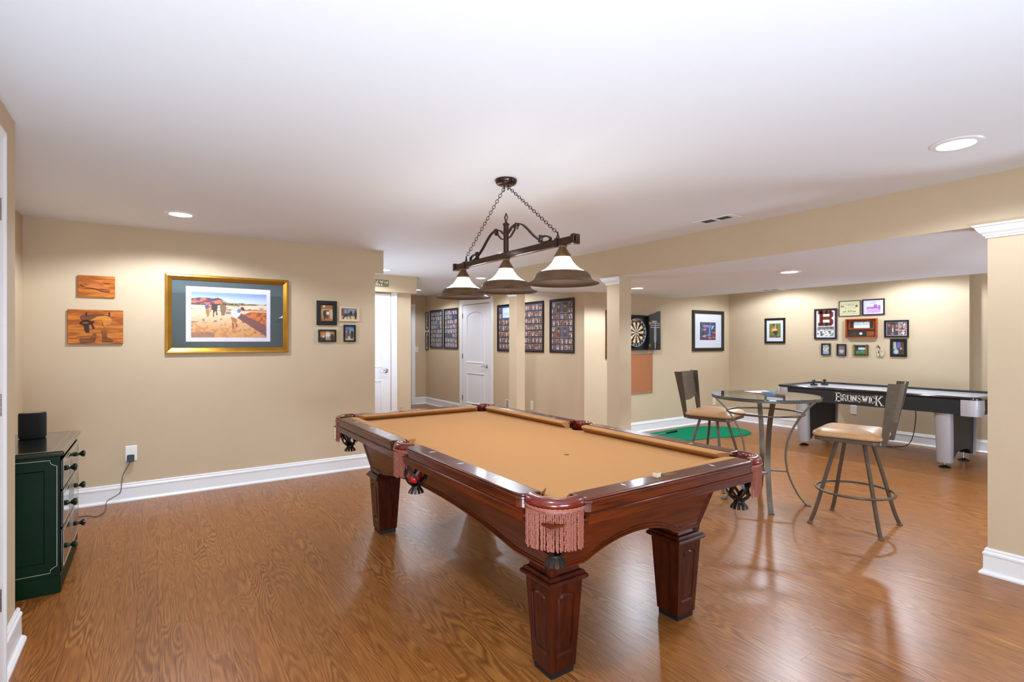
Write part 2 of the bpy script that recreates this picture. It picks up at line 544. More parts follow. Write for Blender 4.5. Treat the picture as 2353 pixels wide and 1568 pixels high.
for k, (x0, x1, a, b_) in enumerate(planks[:300]):
    key = (round(x1 - x0, 4), round(b_ - a, 4))
    if key not in cache:
        o = MB().box(0, key[0] - GAP, 0, key[1] - GAP, -0.010, 0).build('plank', FW1, floor, loc=(x0, a, 0))
        cache[key] = o
    else:
        inst(cache[key], floor, (x0, a, 0))
rest = MB()
for x0, x1, a, b_ in planks[300:]:
    rest.box(x0, x1 - GAP, a, b_ - GAP, -0.010, 0)
tag(rest.build('far_planks', FW2, floor, merge=False), kind='stuff')

# ------------------------------------------------------------------ recessed ceiling lights
LENS = P('downlight_lens', '#ffffff', 0.5, emit=(1.0, 0.965, 0.91, 1), estr=14.0)
def downlight(x, y, z, label, group, watts=1.0):
    t = thing('recessed_light', label, 'ceiling light', (x, y, z), 0, group)
    MB().lathe([(0.078, -0.001), (0.078, -0.006), (0.083, -0.009), (0.108, -0.006), (0.113, -0.0005)], 32).build('trim_ring', TRIM, t)
    MB().lathe([(0.0, -0.0045), (0.055, -0.0045), (0.078, -0.003)], 32).build('lens', LENS, t)
    l = bpy.data.lights.new('downlight_beam', 'SPOT')
    l.energy = DOWNLIGHT_W * watts
    l.color = (0.85, 0.95, 1.09)
    l.spot_size = R(158); l.spot_blend = 0.3; l.shadow_soft_size = 0.07
    o = bpy.data.objects.new('downlight_beam', l); COL.objects.link(o)
    o.parent = t; o.location = (0, 0, -0.02)
    return t
GA, GB, GC = 'recessed lights of the main ceiling', 'recessed lights of the lowered ceiling', 'recessed lights of the hall ceiling'
downlight(0.187, 4.986, H, 'round recessed ceiling light above the gold framed print', GA)
downlight(3.425, 0.947, H, 'large bright recessed ceiling light near the right end of the beam', GA, 0.45)
downlight(3.385, 5.08, H, 'recessed ceiling light just behind the pendant lamp bar', GA)
downlight(0.19, 0.95, H, 'recessed ceiling light over the entry door side near the viewer', GA)
downlight(5.36, 2.83, HS, 'recessed light in the lowered ceiling above the bistro table area', GB, 0.9)
downlight(5.33, 4.84, HS, 'recessed light in the lowered ceiling beside the middle column', GB, 0.9)
downlight(5.36, 0.80, HS, 'recessed light in the lowered ceiling behind the right column', GB, 0.9)
downlight(7.92, 4.55, H, 'recessed light hidden above the putting mat corner', GA, 0.85)
downlight(7.92, 2.75, H, 'recessed light hidden above the air hockey table', GA, 0.85)
downlight(4.383, 7.30, H, 'recessed ceiling light seen between two pendant shades', GC, 0.6)
downlight(2.74, 7.23, H, 'small bright recessed light by the left wall header edge', GC, 0.36)
downlight(4.337, 9.69, H, 'small recessed light beyond the street sign in the hall', GC, 0.6)

# ceiling air vents
def ceiling_vent(x, y, z, lx, ly, label, slots):
    t = thing('ceiling_vent', label, 'vent', (x, y, z), 0, 'air vents in the ceilings')
    f = MB()
    for a, b_, c_, d_ in ((-lx / 2, -lx / 2 + 0.025, -ly / 2, ly / 2), (lx / 2 - 0.025, lx / 2, -ly / 2, ly / 2), (-lx / 2 + 0.025, lx / 2 - 0.025, -ly / 2, -ly / 2 + 0.045), (-lx / 2 + 0.025, lx / 2 - 0.025, ly / 2 - 0.045, ly / 2), (-lx / 2 + 0.025, lx / 2 - 0.025, -0.012, 0.012)):
        f.box(a, b_, c_, d_, -0.007, -0.0005)
    f.build('frame', TRIM, t, bevel=0.001)
    MB().box(-lx / 2 + 0.02, lx / 2 - 0.02, -ly / 2 + 0.04, ly / 2 - 0.04, -0.0015, -0.0008).build('duct_opening', P('vent_dark', '#4a4640', 0.9), t)
    first = None
    n = slots
    y0 = -ly / 2 + 0.05; step = (ly - 0.1) / n
    for i in range(n):
        yy = y0 + step * (i + 0.5)
        if abs(yy) < 0.014: continue
        if first is None:
            first = MB().add([(-lx / 2 + 0.025, -0.004, -0.007), (lx / 2 - 0.025, -0.004, -0.007), (lx / 2 - 0.025, 0.003, -0.0018), (-lx / 2 + 0.025, 0.003, -0.0018)], [(0, 1, 2, 3)]).build('louvre', TRIM, t, loc=(0, yy, 0))
        else: inst(first, t, (0, yy, 0))
ceiling_vent(3.895, 2.67, H, 0.15, 0.36, 'white air vent in the main ceiling beside the beam', 14)
ceiling_vent(7.04, 3.98, HS, 0.2, 0.32, 'flat white vent at the far edge of the lowered ceiling', 12)

# ------------------------------------------------------------------ doors (x right, -y out of the wall)
HINGE = P('brushed_hinge', '#8f867a', 0.35, metal=1.0)
GROOVE_DEPTH = 0.004
def door_leaf(root, w, h, lever_right=True, arched=True, lever_z=0.95):
    """leaf with an arched plank panel above a square one; local x -w/2..w/2, front at y=-0.020"""
    mb = MB()
    zt = h * 0.455           # bottom of upper panel
    mid_lo, mid_hi = h * 0.39, zt
    pw = w * 0.70
    def fn_at(zc):
        return lambda u, v, dep: (u, -0.020 - dep, zc + v)
    # upper block, from mid line to top
    zsplit = (mid_lo + mid_hi) / 2
    hu = h - zsplit
    zc = (h + zsplit) / 2
    top, bot, sh = h - 0.24 - zc, mid_hi + 0.02 - zc, []
    sh = [(-pw / 2, bot), (pw / 2, bot), (pw / 2, top)]
    if arched:
        for k in range(1, 10):
            a = PI * k / 10
            sh.append((pw / 2 * math.cos(a), top + 0.12 * math.sin(a)))
    sh.append((-pw / 2, top))
    steps = [(0.0, 0.0), (0.010, 0.007), (0.020, 0.003), (0.034, -0.010)]
    panel_face(mb, w, hu, sh, steps, fn_at(zc))
    hl = zsplit; zc2 = zsplit / 2
    sh2 = [(-pw / 2, 0.20 - zc2), (pw / 2, 0.20 - zc2), (pw / 2, mid_lo - 0.02 - zc2), (-pw / 2, mid_lo - 0.02 - zc2)]
    panel_face(mb, w, hl, sh2, steps, fn_at(zc2))
    mb.box(-w / 2, w / 2, -0.0085, 0.0, 0.003, h)
    for sx_ in (-1, 1): mb.box(sx_ * w / 2, sx_ * (w / 2 - 0.002), -0.0199, -0.0085, 0.003, h)
    leaf = mb.build('door_leaf', DOORW, root)
    # plank strips inside the panels
    n = 9
    sw = (pw - 0.08) / n
    for lo, hi in ((mid_hi + 0.055, h - 0.24 + 0.03), (0.235, mid_lo - 0.055)):
        first = None
        for i in range(n):
            xx = -pw / 2 + 0.04 + sw * i
            if first is None:
                first = MB().box(0.0012, sw - 0.0012, -0.0138, -0.0086, lo, hi).build('panel_plank', DOORW, leaf, loc=(xx, 0, 0), bevel=0.0025)
            else: inst(first, leaf, (xx, 0, 0))
    s = 1 if lever_right else -1
    lv = MB().lathe([(0.0, 0.0), (0.033, 0.0), (0.035, 0.004), (0.032, 0.010), (0.020, 0.014), (0.011, 0.018), (0.011, 0.045), (0.0, 0.046)], 24)
    lever = lv.build('lever_handle', CHROME, root, loc=(s * (w / 2 - 0.075), -0.020, lever_z), rot=(R(90), 0, 0))
    pts = bez([(0, 0, 0.040), (-s * 0.03, 0.006, 0.046), (-s * 0.07, 0.004, 0.046), (-s * 0.105, -0.006, 0.044), (-s * 0.12, -0.012, 0.046)], 5)
    MB().tube(pts, [0.010] * 5 + [0.008] * (len(pts) - 7) + [0.007, 0.008], 10).build('lever', CHROME, lever)
    return leaf
def casing(root, w, h, cw=0.09, left=True, right=True, top=True):
    """moulded casing round an opening w x h"""
    prof = [(0.0, 0.0), (0.0, -0.022), (0.012, -0.025), (0.03, -0.024), (0.055, -0.028), (0.075, -0.034), (0.086, -0.034), (0.09, -0.028), (0.09, 0.0)]
    mb = MB()
    loops_ = []
    if left: mb.loops([[(-w / 2 - d * cw / 0.09, y, 0.0) for d, y in prof], [(-w / 2 - d * cw / 0.09, y, h + d * cw / 0.09) for d, y in prof]], 0, False, True, True, True)
    if right: mb.loops([[(w / 2 + d * cw / 0.09, y, 0.0) for d, y in prof], [(w / 2 + d * cw / 0.09, y, h + d * cw / 0.09) for d, y in prof]], 0, False, True, True, True)
    if top: mb.loops([[(-w / 2 - d * cw / 0.09, y, h + d * cw / 0.09) for d, y in prof], [(w / 2 + d * cw / 0.09, y, h + d * cw / 0.09) for d, y in prof]], 0, False, True, True, True)
    return mb.build('casing', TRIM, root)
def hinges(root, x, zs):
    first = None
    for z in zs:
        if first is None:
            mb = MB()
            mb.box(-0.012, 0.012, -0.026, -0.020, -0.045, 0.045)
            for k in range(5):
                mb.lathe([(0.0, -0.045 + k * 0.018), (0.0065, -0.045 + k * 0.018), (0.0065, -0.0285 + k * 0.018), (0.0, -0.0285 + k * 0.018)], 10, (0, -0.027, 0))
            first = mb.build('hinge', HINGE, root, loc=(x, 0, z))
        else: inst(first, root, (x, 0, z))
def door_root(name, loc, rotz):
    o = bpy.data.objects.new(name, None); COL.objects.link(o); o.location = loc; o.rotation_euler = (0, 0, rotz); o['kind'] = 'structure'
    return o
d1 = door_root('door_1', (5.12, 8.70, 0), R(-90))
casing(d1, 1.02, 2.135, 0.10)
door_leaf(d1, 0.985, 2.118, True)
hinges(d1, -0.497, (0.30, 1.12, 1.92))
d2 = door_root('door_2', (2.665, 7.90, 0), 0)
casing(d2, 0.86, 2.168, 0.095, top=False)
door_leaf(d2, 0.835, 2.155, True, arched=False, lever_z=0.955)
d3 = door_root('door_3', (-0.53, 2.462, 0), R(90))
casing(d3, 0.85, 2.19, 0.09)
door_leaf(d3, 0.825, 2.175, False, arched=False)
hinges(d3, 0.418, (0.385, 1.165, 1.947))
d4 = door_root('door_4', (4.34, 10.95, 0), 0)
casing(d4, 0.85, 2.16, 0.085)
door_leaf(d4, 0.825, 2.145, False, arched=False)

# ------------------------------------------------------------------ pool table
WX = wood('cherry_stain_x', '#2a0a03', '#66260a', 0, 0.28, coat=0.3, contrast=0.5)
WY = wood('cherry_stain_y', '#2a0a03', '#66260a', 1, 0.28, coat=0.3)
WZ = wood('cherry_stain_z', '#1e0502', '#4a1607', 2, 0.3, coat=0.25, along=2.0)
FELT = P('camel_felt', '#b28455', 0.95, spec=0.1, noise=0.04, nscale=220, bump=0.1)
LEATHER = P('oxblood_leather', '#5e1408', 0.25, coat=0.5, noise=0.15, nscale=25)
NETL = P('black_leather_net', '#140a07', 0.45)
CORD = P('rust_silk_cord', '#8e5140', 0.5, spec=0.5)
BLACKW = P('black_foot', '#0c0a09', 0.5)
HX, HY, ZT, ZB = 0.715, 1.365, 0.845, 0.800
pt = thing('pool_table', 'cherry wood pool table with camel felt and fringed leather pockets', 'pool table', (1.845, 2.785, 0))

# legs
def leg_mesh(sx, sy):
    mb = MB()
    hb, ht, z0, z1 = 0.066, 0.087, 0.028, 0.402
    def side(face):
        # face: 0 -x, 1 +x, 2 -y, 3 +y ; outward faces get the arched panel
        outward = (face == 0 and sx < 0) or (face == 1 and sx > 0) or (face == 2 and sy < 0) or (face == 3 and sy > 0)
        h = z1 - z0; zc = (z0 + z1) / 2
        def fn(u, v, dep):
            t = (v + h / 2) / h
            half = hb + (ht - hb) * t
            off = half + dep
            uu = u * half / 0.08
            z = zc + v
            if face == 0: return (-off, -uu, z)
            if face == 1: return (off, uu, z)
            if face == 2: return (uu, -off, z)
            return (-uu, off, z)
        if outward:
            pw = 0.094
            sh = [(-pw / 2, -h / 2 + 0.065), (pw / 2, -h / 2 + 0.065), (pw / 2, h / 2 - 0.065)]
            for k in range(1, 8):
                a = PI * k / 8
                sh.append((pw / 2 * math.cos(a), h / 2 - 0.065 + 0.028 * math.sin(a)))
            sh.append((-pw / 2, h / 2 - 0.065))
            panel_face(mb, 0.16, h, sh, [(0, 0), (0.003, -0.006), (0.007, -0.006), (0.015, 0.0015)], fn)
        else:
            mb.add([fn(-0.08, -h / 2, 0), fn(0.08, -h / 2, 0), fn(0.08, h / 2, 0), fn(-0.08, h / 2, 0)], [(0, 1, 2, 3)])
    for f in range(4): side(f)
    prof = [(0.087, 0.400), (0.096, 0.402), (0.104, 0.408), (0.107, 0.416), (0.104, 0.424), (0.096, 0.428), (0.096, 0.433), (0.090, 0.440), (0.078, 0.444), (0.074, 0.462)]
    mb.loops([[(-d, -d, z), (d, -d, z), (d, d, z), (-d, d, z)] for d, z in prof], 0, False, True, True, True)
    return mb
LX, LY = 0.407, 1.003
for sx in (-1, 1):
    for sy in (-1, 1):
        lg = leg_mesh(sx, sy).build('leg', WZ, pt, loc=(sx * LX, sy * LY, 0))
        MB().box(-0.060, 0.060, -0.060, 0.060, 0, 0.03).build('foot_pad', BLACKW, lg)

# tapered cabinet skirt with arched lower edge
SB, ST = (0.485, 1.085), (0.555, 1.17)   # half sizes at bottom and top (x, y)
Z0, Z1 = 0.462, 0.757
def skirt(axis, sgn):
    Lb, Lt = (SB[0], ST[0]) if axis == 0 else (SB[1], ST[1])
    Ob, Ot = (SB[1], ST[1]) if axis == 0 else (SB[0], ST[0])
    flat = 0.66 if axis == 0 else 0.80
    rise = 0.075
    def zb(t):
        a = abs(t)
        if a > flat: return Z0
        if a > flat - 0.05:
            return Z0 + 0.006 * math.sin((flat - a) / 0.05 * PI / 2)
        q = a / (flat - 0.05)
        return Z0 + 0.006 + rise * (1 - q * q) ** 0.9
    def pt3(t, z, out=0.0):
        k = (z - Z0) / (Z1 - Z0)
        l, o = Lb + (Lt - Lb) * k, Ob + (Ot - Ob) * k
        o += out
        return (t * l, sgn * o, z) if axis == 0 else (sgn * o, t * l, z)
    ts = [-1 + 2 * k / 60 for k in range(61)]
    mb = MB()
    mb.loops([[pt3(t, zb(t)), pt3(t, Z1), pt3(t, Z1, -0.02), pt3(t, zb(t), -0.02)] for t in ts], 0, False, True, True, True)
    p = mb.build('skirt_panel', WX if axis == 0 else WY, pt)
    bd = MB()
    for lo, hi, o in ((0.0, 0.016, 0.005), (0.024, 0.031, 0.004)):
        bd.loops([[pt3(t * 0.965, zb(t) + lo, 0.0), pt3(t * 0.965, zb(t) + lo + 0.003, o), pt3(t * 0.965, zb(t) + hi - 0.003, o), pt3(t * 0.965, zb(t) + hi, 0.0)] for t in ts], 0, False, False, False, False)
    bd.build('bead_moulding', WX if axis == 0 else WY, p)
for sgn in (-1, 1):
    skirt(0, sgn); skirt(1, sgn)
for sx in (-1, 1):
    for sy in (-1, 1):
        a, b_ = 0.022, 0.016
        mb = MB()
        mb.loops([[(sx * (l + a2), sy * (o + a2), z), (sx * (l - 0.03), sy * (o + a2), z), (sx * (l - 0.03), sy * (o - 0.03), z), (sx * (l + a2), sy * (o - 0.03), z)] for l, o, z, a2 in ((SB[0], SB[1], 0.440, 0.004), (SB[0], SB[1], Z0 + 0.01, 0.006), (ST[0], ST[1], Z1, 0.006))], 0)
        mb.build('corner_post', WZ, pt, bevel=0.005, bseg=2)
# underframe, apron boards
MB().box(-0.69, 0.69, -1.34, 1.34, 0.7575, 0.766).build('underframe', WX, pt)
AP = [(0.694, 0.744), (0.704, 0.746), (0.706, 0.776), (0.711, 0.780), (0.711, 0.785), (0.704, 0.788), (0.700, 0.790), (0.680, 0.790), (0.680, 0.744)]
def run_profile(prof, axis, sgn, half, other):
    """prof: (distance from centre line, z); extrude along the axis"""
    mb = MB()
    mk = (lambda t, d, z: (t, sgn * d, z)) if axis == 0 else (lambda t, d, z: (sgn * d, t, z))
    mb.loops([[mk(t, d + other, z) for d, z in prof] for t in (-half, half)], 0, False, True, True, True)
    return mb
for sgn in (-1, 1):
    run_profile(AP, 0, sgn, HX - 0.188, HY - 0.715).build('apron_board', WX, pt)
    run_profile(AP, 1, sgn, HY - 0.188, 0.0).build('apron_board', WY, pt)

# six rails with moulded edge, their sights and cushions
RP = [(0.010, 0.7905), (0.010, 0.822), (0.004, 0.8235), (0.001, 0.827), (0.001, 0.833), (0.005, 0.8355), (0.008, 0.8362), (0.006, 0.838), (0.006, 0.8405), (0.010, 0.844), (0.014, ZT)]
PEARL = P('pearl_inlay', '#f1eee6', 0.2)
sight = None
def rail(axis, sgn, t0, t1, round0, round1, sights):
    global sight
    O = HY if axis == 0 else HX
    w = 0.108
    base = rrect(t0, t1, 0, w, 0.045, 6, (round0, round1, 0, 0))   # local: u along, v from the outer edge inwards
    mk = (lambda u, v, z: (u, sgn * (O - v), z)) if axis == 0 else (lambda u, v, z: (sgn * (O - v), u, z))
    mb = MB()
    mb.loops([[mk(u, v, z) for u, v in inset(base, d)] for d, z in RP], 0, False, True, True, True)
    o = mb.build('rail', WX if axis == 0 else WY, pt, angle=25)
    for u in sights:
        if sight is None:
            sight = MB().prism([(-0.006, 0), (-0.001, -0.019), (0.006, 0), (0.001, 0.019)], 0, 0.0006).build('sight', PEARL, o)
            s_ = sight
        else: s_ = inst(sight, o)
        s_.location = mk(u, 0.066, ZT); s_.rotation_euler = (0, 0, 0 if axis == 0 else R(90))
    # cushion
    c0, c1 = (0.055 if round0 == 1 else 0.0), (0.055 if round1 == 1 else 0.0)
    prof = [(w - 0.012, 0.8425, 0.0), (w + 0.010, 0.8440, 0.25), (w + 0.040, 0.8425, 0.8), (w + 0.049, 0.8385, 1.0), (w + 0.050, 0.833, 1.0), (w + 0.044, 0.826, 0.95), (w + 0.016, 0.8005, 0.5), (w - 0.012, 0.8005, 0.0)]
    cu = MB()
    cu.loops([[mk(t + (s0 * k if e == 0 else -s1 * k), v, z) for v, z, k in prof] for e, t in ((0, t0), (1, t1)) for s0, s1 in ((0.05 if abs(t0) > 0.2 else 0.016, 0.05 if abs(t1) > 0.2 else 0.016),)], 0, True, True, True, True)
    cu.build('cushion', FELT, o, angle=50)
    return o
U = HX - 0.165
nr = rail(0, -1, -U, U, 1, 1, (-0.29, 0.29))
rail(0, 1, -U, U, 1, 1, (-0.29, 0.0, 0.29))
V = HY - 0.175
for sg in (-1, 1):
    rail(1, sg, -V, -0.088, 1, 1, (-0.915, -0.61, -0.305))
    rail(1, sg, 0.088, V, 1, 1, (0.915, 0.61, 0.305))
# brass oval plate on the head rail
BRASS = P('brass', '#9a7b45', 0.35, metal=1.0, noise=0.3, nscale=300)
pl = MB(); pl.loops([[(a * math.cos(2 * PI * k / 28), -HY + 0.066 + b_ * math.sin(2 * PI * k / 28), z) for k in range(28)] for a, b_, z in ((0.040, 0.017, ZT), (0.040, 0.017, ZT + 0.001), (0.038, 0.0155, ZT + 0.0012))], 0)
pl.build('name_plate', BRASS, nr)

# bed cloth with pocket cut-outs
PC, PR = 0.135, 0.064       # corner pocket centre from the outer corner, hole radius
SC = 0.078                  # side pocket centre from the outer edge
ex, ey = HX - 0.100, HY - 0.100
def arc(cx, cy, r, a0, a1, n=8): return [(cx + r * math.cos(a0 + (a1 - a0) * k / n), cy + r * math.sin(a0 + (a1 - a0) * k / n)) for k in range(n + 1)]
bed = []
q = PC - 0.100
al = math.asin(q / PR)
cx, cy = HX - PC, HY - PC
bed += arc(-cx, -cy, PR, PI - 0 + al - PI * 0 if False else PI + al, -al, 8)[::1] if False else []
def corner(sx, sy):
    # from the edge hit on one side round the table side of the hole to the other
    pts = arc(0, 0, PR, PI / 2 + 0 * al, PI / 2, 1)
    p = []
    a_start, a_end = PI + al * -1, PI / 2 + al
    for k in range(9):
        a = (PI / 2 + PI / 2 * 0) + 0
        ang = (-al) + (PI / 2 + 2 * al) * k / 8      # quarter facing the table centre, measured from +x
        p.append((math.cos(ang) * PR, math.sin(ang) * PR))
    # p goes from (+x, outer) to (outer, +y) for the lower-left pocket
    return [(sx * (-(HX - PC) + a_), sy * (-(HY - PC) + b2)) for a_, b2 in p]
ll = corner(1, 1)                     # lower-left: from bottom edge to left edge
lr = corner(-1, 1)[::-1]              # lower-right: from right edge to bottom edge
ur = corner(-1, -1)                   # upper-right: top edge to right edge
ul = corner(1, -1)[::-1]              # upper-left: left edge to top edge
b2 = math.acos((SC - 0.100 + 0.0) / 0.06) if abs((SC - 0.1) / 0.06) < 1 else 1.2
def sidecut(s):
    ccx = HX - SC
    a = math.acos(min(1, (ccx - ex) / 0.06))
    return [(s * (ccx - 0.06 * math.cos(a * (1 - 2 * k / 8))), s * 0 + 0.06 * math.sin(a * (1 - 2 * k / 8)) * 1) for k in range(9)]
sr = sidecut(1)                       # from +y to -y on the right
bed = ll[::-1] + lr[::-1] + [(x_, y_) for x_, y_ in sr[::-1]] + ur[::-1] + ul[::-1] + [(x_, y_) for x_, y_ in sidecut(-1)]
MB().prism(bed, 0.772, ZB).build('bed_cloth', FELT, pt)
sp = MB(); sp.lathe([(0.0, 0.0006), (0.006, 0.0006), (0.0145, 0.0002), (0.0145, 0)], 20); sp.build('foot_spot', BLACK, pt, loc=(0.02, -0.586, ZB))

# pockets
def strands(cx, cy, r, a0, a1, n, ztop, zbot, seedv):
    rnd = random.Random(seedv)
    mb = MB()
    for k in range(n):
        a = a0 + (a1 - a0) * (k + 0.5) / n
        rr = r + rnd.uniform(-0.002, 0.002)
        x, y = cx + rr * math.cos(a), cy + rr * math.sin(a)
        z1 = zbot + rnd.uniform(-0.004, 0.006)
        nseg = 34
        sway = rnd.uniform(-0.004, 0.004)
        loops_ = []
        ph = rnd.random() * 6
        for i in range(nseg + 1):
            f = i / nseg
            z = ztop + (z1 - ztop) * f
            tw = ph + f * (ztop - z1) / 0.016 * PI
            ox, oy = -math.sin(a) * sway * f, math.cos(a) * sway * f
            l = []
            for j in range(5):
                b_ = 2 * PI * j / 5 + tw
                e = 1.0 if j % 5 in (0, 1) else 0.72
                rad = 0.0046 * e
                l.append((x + ox + rad * math.cos(b_), y + oy + rad * math.sin(b_), z))
            loops_.append(l)
        mb.loops(loops_, 0, False, True, False, True)
    return mb
def net(cx, cy):
    mb = MB()
    prof = [(0.058, 0.79), (0.060, 0.755), (0.065, 0.72), (0.066, 0.69), (0.060, 0.66), (0.045, 0.635), (0.024, 0.618)]
    def at(f):
        g = f * (len(prof) - 1); i = min(int(g), len(prof) - 2); t = g - i
        return prof[i][0] + (prof[i + 1][0] - prof[i][0]) * t, prof[i][1] + (prof[i + 1][1] - prof[i][1]) * t
    for sgn in (-1, 1):
        for k in range(6):
            a0 = 2 * PI * k / 6
            pts = []
            ww = []
            for i in range(15):
                f = i / 14; r_, z_ = at(f); a = a0 + sgn * 1.9 * f
                pts.append((a, r_ + (0.001 if sgn > 0 else 0), z_))
            loops_ = []
            for a, r_, z_ in pts:
                w = 0.0085 / max(r_, 0.02)
                loops_.append([(cx + rr * math.cos(a + d), cy + rr * math.sin(a + d), z_) for d, rr in ((-w, r_), (w, r_), (w, r_ + 0.002), (-w, r_ + 0.002))])
            mb.loops(loops_, 0)
    mb.lathe([(0.018, 0.612), (0.026, 0.614), (0.026, 0.622), (0.018, 0.624)], 16, (cx, cy, 0))
    for k in range(12):
        a = 2 * PI * k / 12
        loops_ = []
        for r_, z_ in ((0.020, 0.618), (0.026, 0.606), (0.036, 0.594), (0.042, 0.580)):
            w = 0.0075 / r_ * (0.8 if z_ > 0.6 else 1.0)
            loops_.append([(cx + rr * math.cos(a + d), cy + rr * math.sin(a + d), z_) for d, rr in ((-w, r_), (w, r_), (w, r_ + 0.002), (-w, r_ + 0.002))])
        mb.loops(loops_, 0)
    return mb
def pocket(cx, cy, mid, span, ro, n, seedv, nshift=0.0, ndy=0.0):
    ri = ro - 0.045
    prof = [(ro - 0.006, 0.812), (ro + 0.001, 0.822), (ro + 0.002, 0.834), (ro - 0.004, 0.845), (ro - 0.016, 0.8515), (ro - 0.030, 0.8515), (ri, 0.846), (ri - 0.004, 0.835), (ri - 0.004, 0.79), (ri + 0.006, 0.775), (ro - 0.020, 0.775), (ro - 0.012, 0.812)]
    mb = MB()
    mb.lathe(prof, 28, (cx, cy, 0), 0, True, mid - span, mid + span, cap=True)
    p = mb.build('pocket', LEATHER, pt, angle=50)
    st = MB(); st.lathe([(ri + 0.0115, 0.8512), (ri + 0.0125, 0.8522), (ri + 0.0135, 0.8512)], 28, (cx, cy, 0), 0, False, mid - span, mid + span)
    st.build('stitching', P('tan_stitch', '#b89468', 0.7), p)
    bd = MB()
    bd.lathe([(ro - 0.012, 0.800), (ro - 0.002, 0.800), (ro - 0.002, 0.813), (ro - 0.012, 0.813)], 28, (cx, cy, 0), 0, False, mid - span + 0.02, mid + span - 0.02, cap=True)
    rope = []
    for k in range(60):
        a = mid - span + 0.02 + (2 * span - 0.04) * k / 59
        rr = ro + 0.001 + 0.0012 * math.sin(k * 1.6)
        rope.append((cx + rr * math.cos(a), cy + rr * math.sin(a), 0.814 + 0.001 * math.sin(k * 1.6 + 1)))
    bd.tube(rope, 0.0042, 6)
    bd.build('fringe_braid', CORD, p)
    tag(strands(cx, cy, ro - 0.003, mid - span + 0.03, mid + span - 0.03, n, 0.803, 0.664, seedv).build('fringe', CORD, p, merge=False), kind='stuff')
    ncx, ncy = cx + nshift * math.cos(mid), cy + nshift * math.sin(mid) + ndy
    tag(net(ncx, ncy).build('net', NETL, p), kind='stuff')
    bk = MB(); bk.lathe([(0.0, 0.742), (0.04, 0.743), (0.056, 0.755), (0.060, 0.775), (0.061, 0.80)], 20, (cx, cy, 0)); bk.build('pocket_liner', NETL, p)
k = 0
for sx in (-1, 1):
    for sy in (-1, 1):
        k += 1
        pocket(sx * (HX - PC), sy * (HY - PC), math.atan2(sy, sx), R(67), 0.122, 34, k, 0.02)
for sx in (-1, 1):
    k += 1
    pocket(sx * (HX - SC), 0.0, 0.0 if sx > 0 else PI, R(80), 0.092, 26, k, 0.0, -0.075)

# things on the table
CHALK = P('chalk_beige', '#cdb798', 0.8, noise=0.06)
CHALKTOP = P('chalk_top', '#a88458', 0.9)
def chalk(x, y, rz, label):
    t = thing('chalk_cube', label, 'chalk', (x, y, ZT + 0.0003), rz, 'billiard chalk on the rails')
    MB().box(-0.0125, 0.0125, -0.0125, 0.0125, 0, 0.020).build('wrapper', CHALK, t, bevel=0.001)
    MB().loops([[(d * 1.0 * cx_, d * cy_, z) for cx_, cy_ in ((-1, -1), (1, -1), (1, 1), (-1, 1))] for d, z in ((0.0120, 0.020), (0.0118, 0.0255), (0.008, 0.0245), (0.003, 0.0235))], 0).build('chalk', CHALKTOP, t)
chalk(1.757, 1.488, R(8), 'beige chalk cube on the near rail beside the oval plate')
chalk(1.692, 4.090, R(20), 'small chalk cube on the far end rail of the pool table')
RED = P('red_phenolic', '#b3120c', 0.08, coat=0.5)
for i, (dx, dy, lab) in enumerate(((-0.022, -0.030, 'red billiard ball in the left side pocket, nearer to the viewer'), (0.018, 0.030, 'red billiard ball in the left side pocket, farther from the viewer'))):
    o = MB().sphere((0, 0, 0), 0.0286, 20, 12).build('billiard_ball', RED, None, loc=(1.845 - (HX - SC) + dx, 2.785 - 0.075 + dy, 0.668 - 0.002 * i))
    tag(o, lab, 'ball', 'balls in the side pocket')

# ------------------------------------------------------------------ pendant lamp over the table
LBR = P('bronze_lamp_metal', '#33180c', 0.28, metal=0.5, spec=0.6, coat=0.3, noise=0.2, nscale=18)
LBR2 = P('brown_lamp_rim', '#5a3f24', 0.35, metal=0.4, spec=0.5, noise=0.2, nscale=14)
LBR3 = P('dark_scroll_iron', '#33251a', 0.4, metal=0.4, spec=0.5)
LBR4 = P('rim_lining', '#3d2f24', 0.5, metal=0.2)
OPAL = P('lit_opal_glass', '#fff6e6', 0.3, emit=(1.0, 0.97, 0.93, 1), estr=10.0)
pd = thing('pendant_lamp', 'three shade billiard pendant with bronze bar hanging from two chains', 'lamp', (1.845, 2.765, H))
MB().lathe([(0.0, -0.036), (0.045, -0.036), (0.060, -0.030), (0.068, -0.018), (0.070, -0.008), (0.066, -0.0005), (0.0, -0.0005)], 32).build('canopy', LBR, pd)
BZ = -0.480
bar = MB()
bar.box(-0.016, 0.016, -0.655, 0.655, BZ - 0.020, BZ + 0.020)
bar.build('bar', LBR, pd, bevel=0.003)
for s in (-1, 1):
    e = MB()
    e.box(-0.024, 0.024, s * 0.645, s * 0.672, BZ - 0.027, BZ + 0.027)
    e.box(-0.013, 0.013, s * 0.672, s * 0.684, BZ - 0.015, BZ + 0.015)
    e.build('end_cap', LBR, pd, bevel=0.003)
po = MB(); po.lathe([(0.0, BZ + 0.018), (0.017, BZ + 0.018), (0.017, -0.290), (0.021, -0.288), (0.022, -0.280), (0.014, -0.272), (0.0, -0.272)], 20)
post = po.build('post', LBR, pd)
fi = MB(); fi.tube([(0, 0, -0.274), (0, 0.006, -0.262), (0, 0.016, -0.238), (0, 0, -0.214), (0, -0.016, -0.238), (0, -0.006, -0.262), (0, 0, -0.274)], 0.0042, 8)
fi.build('finial', LBR, post)
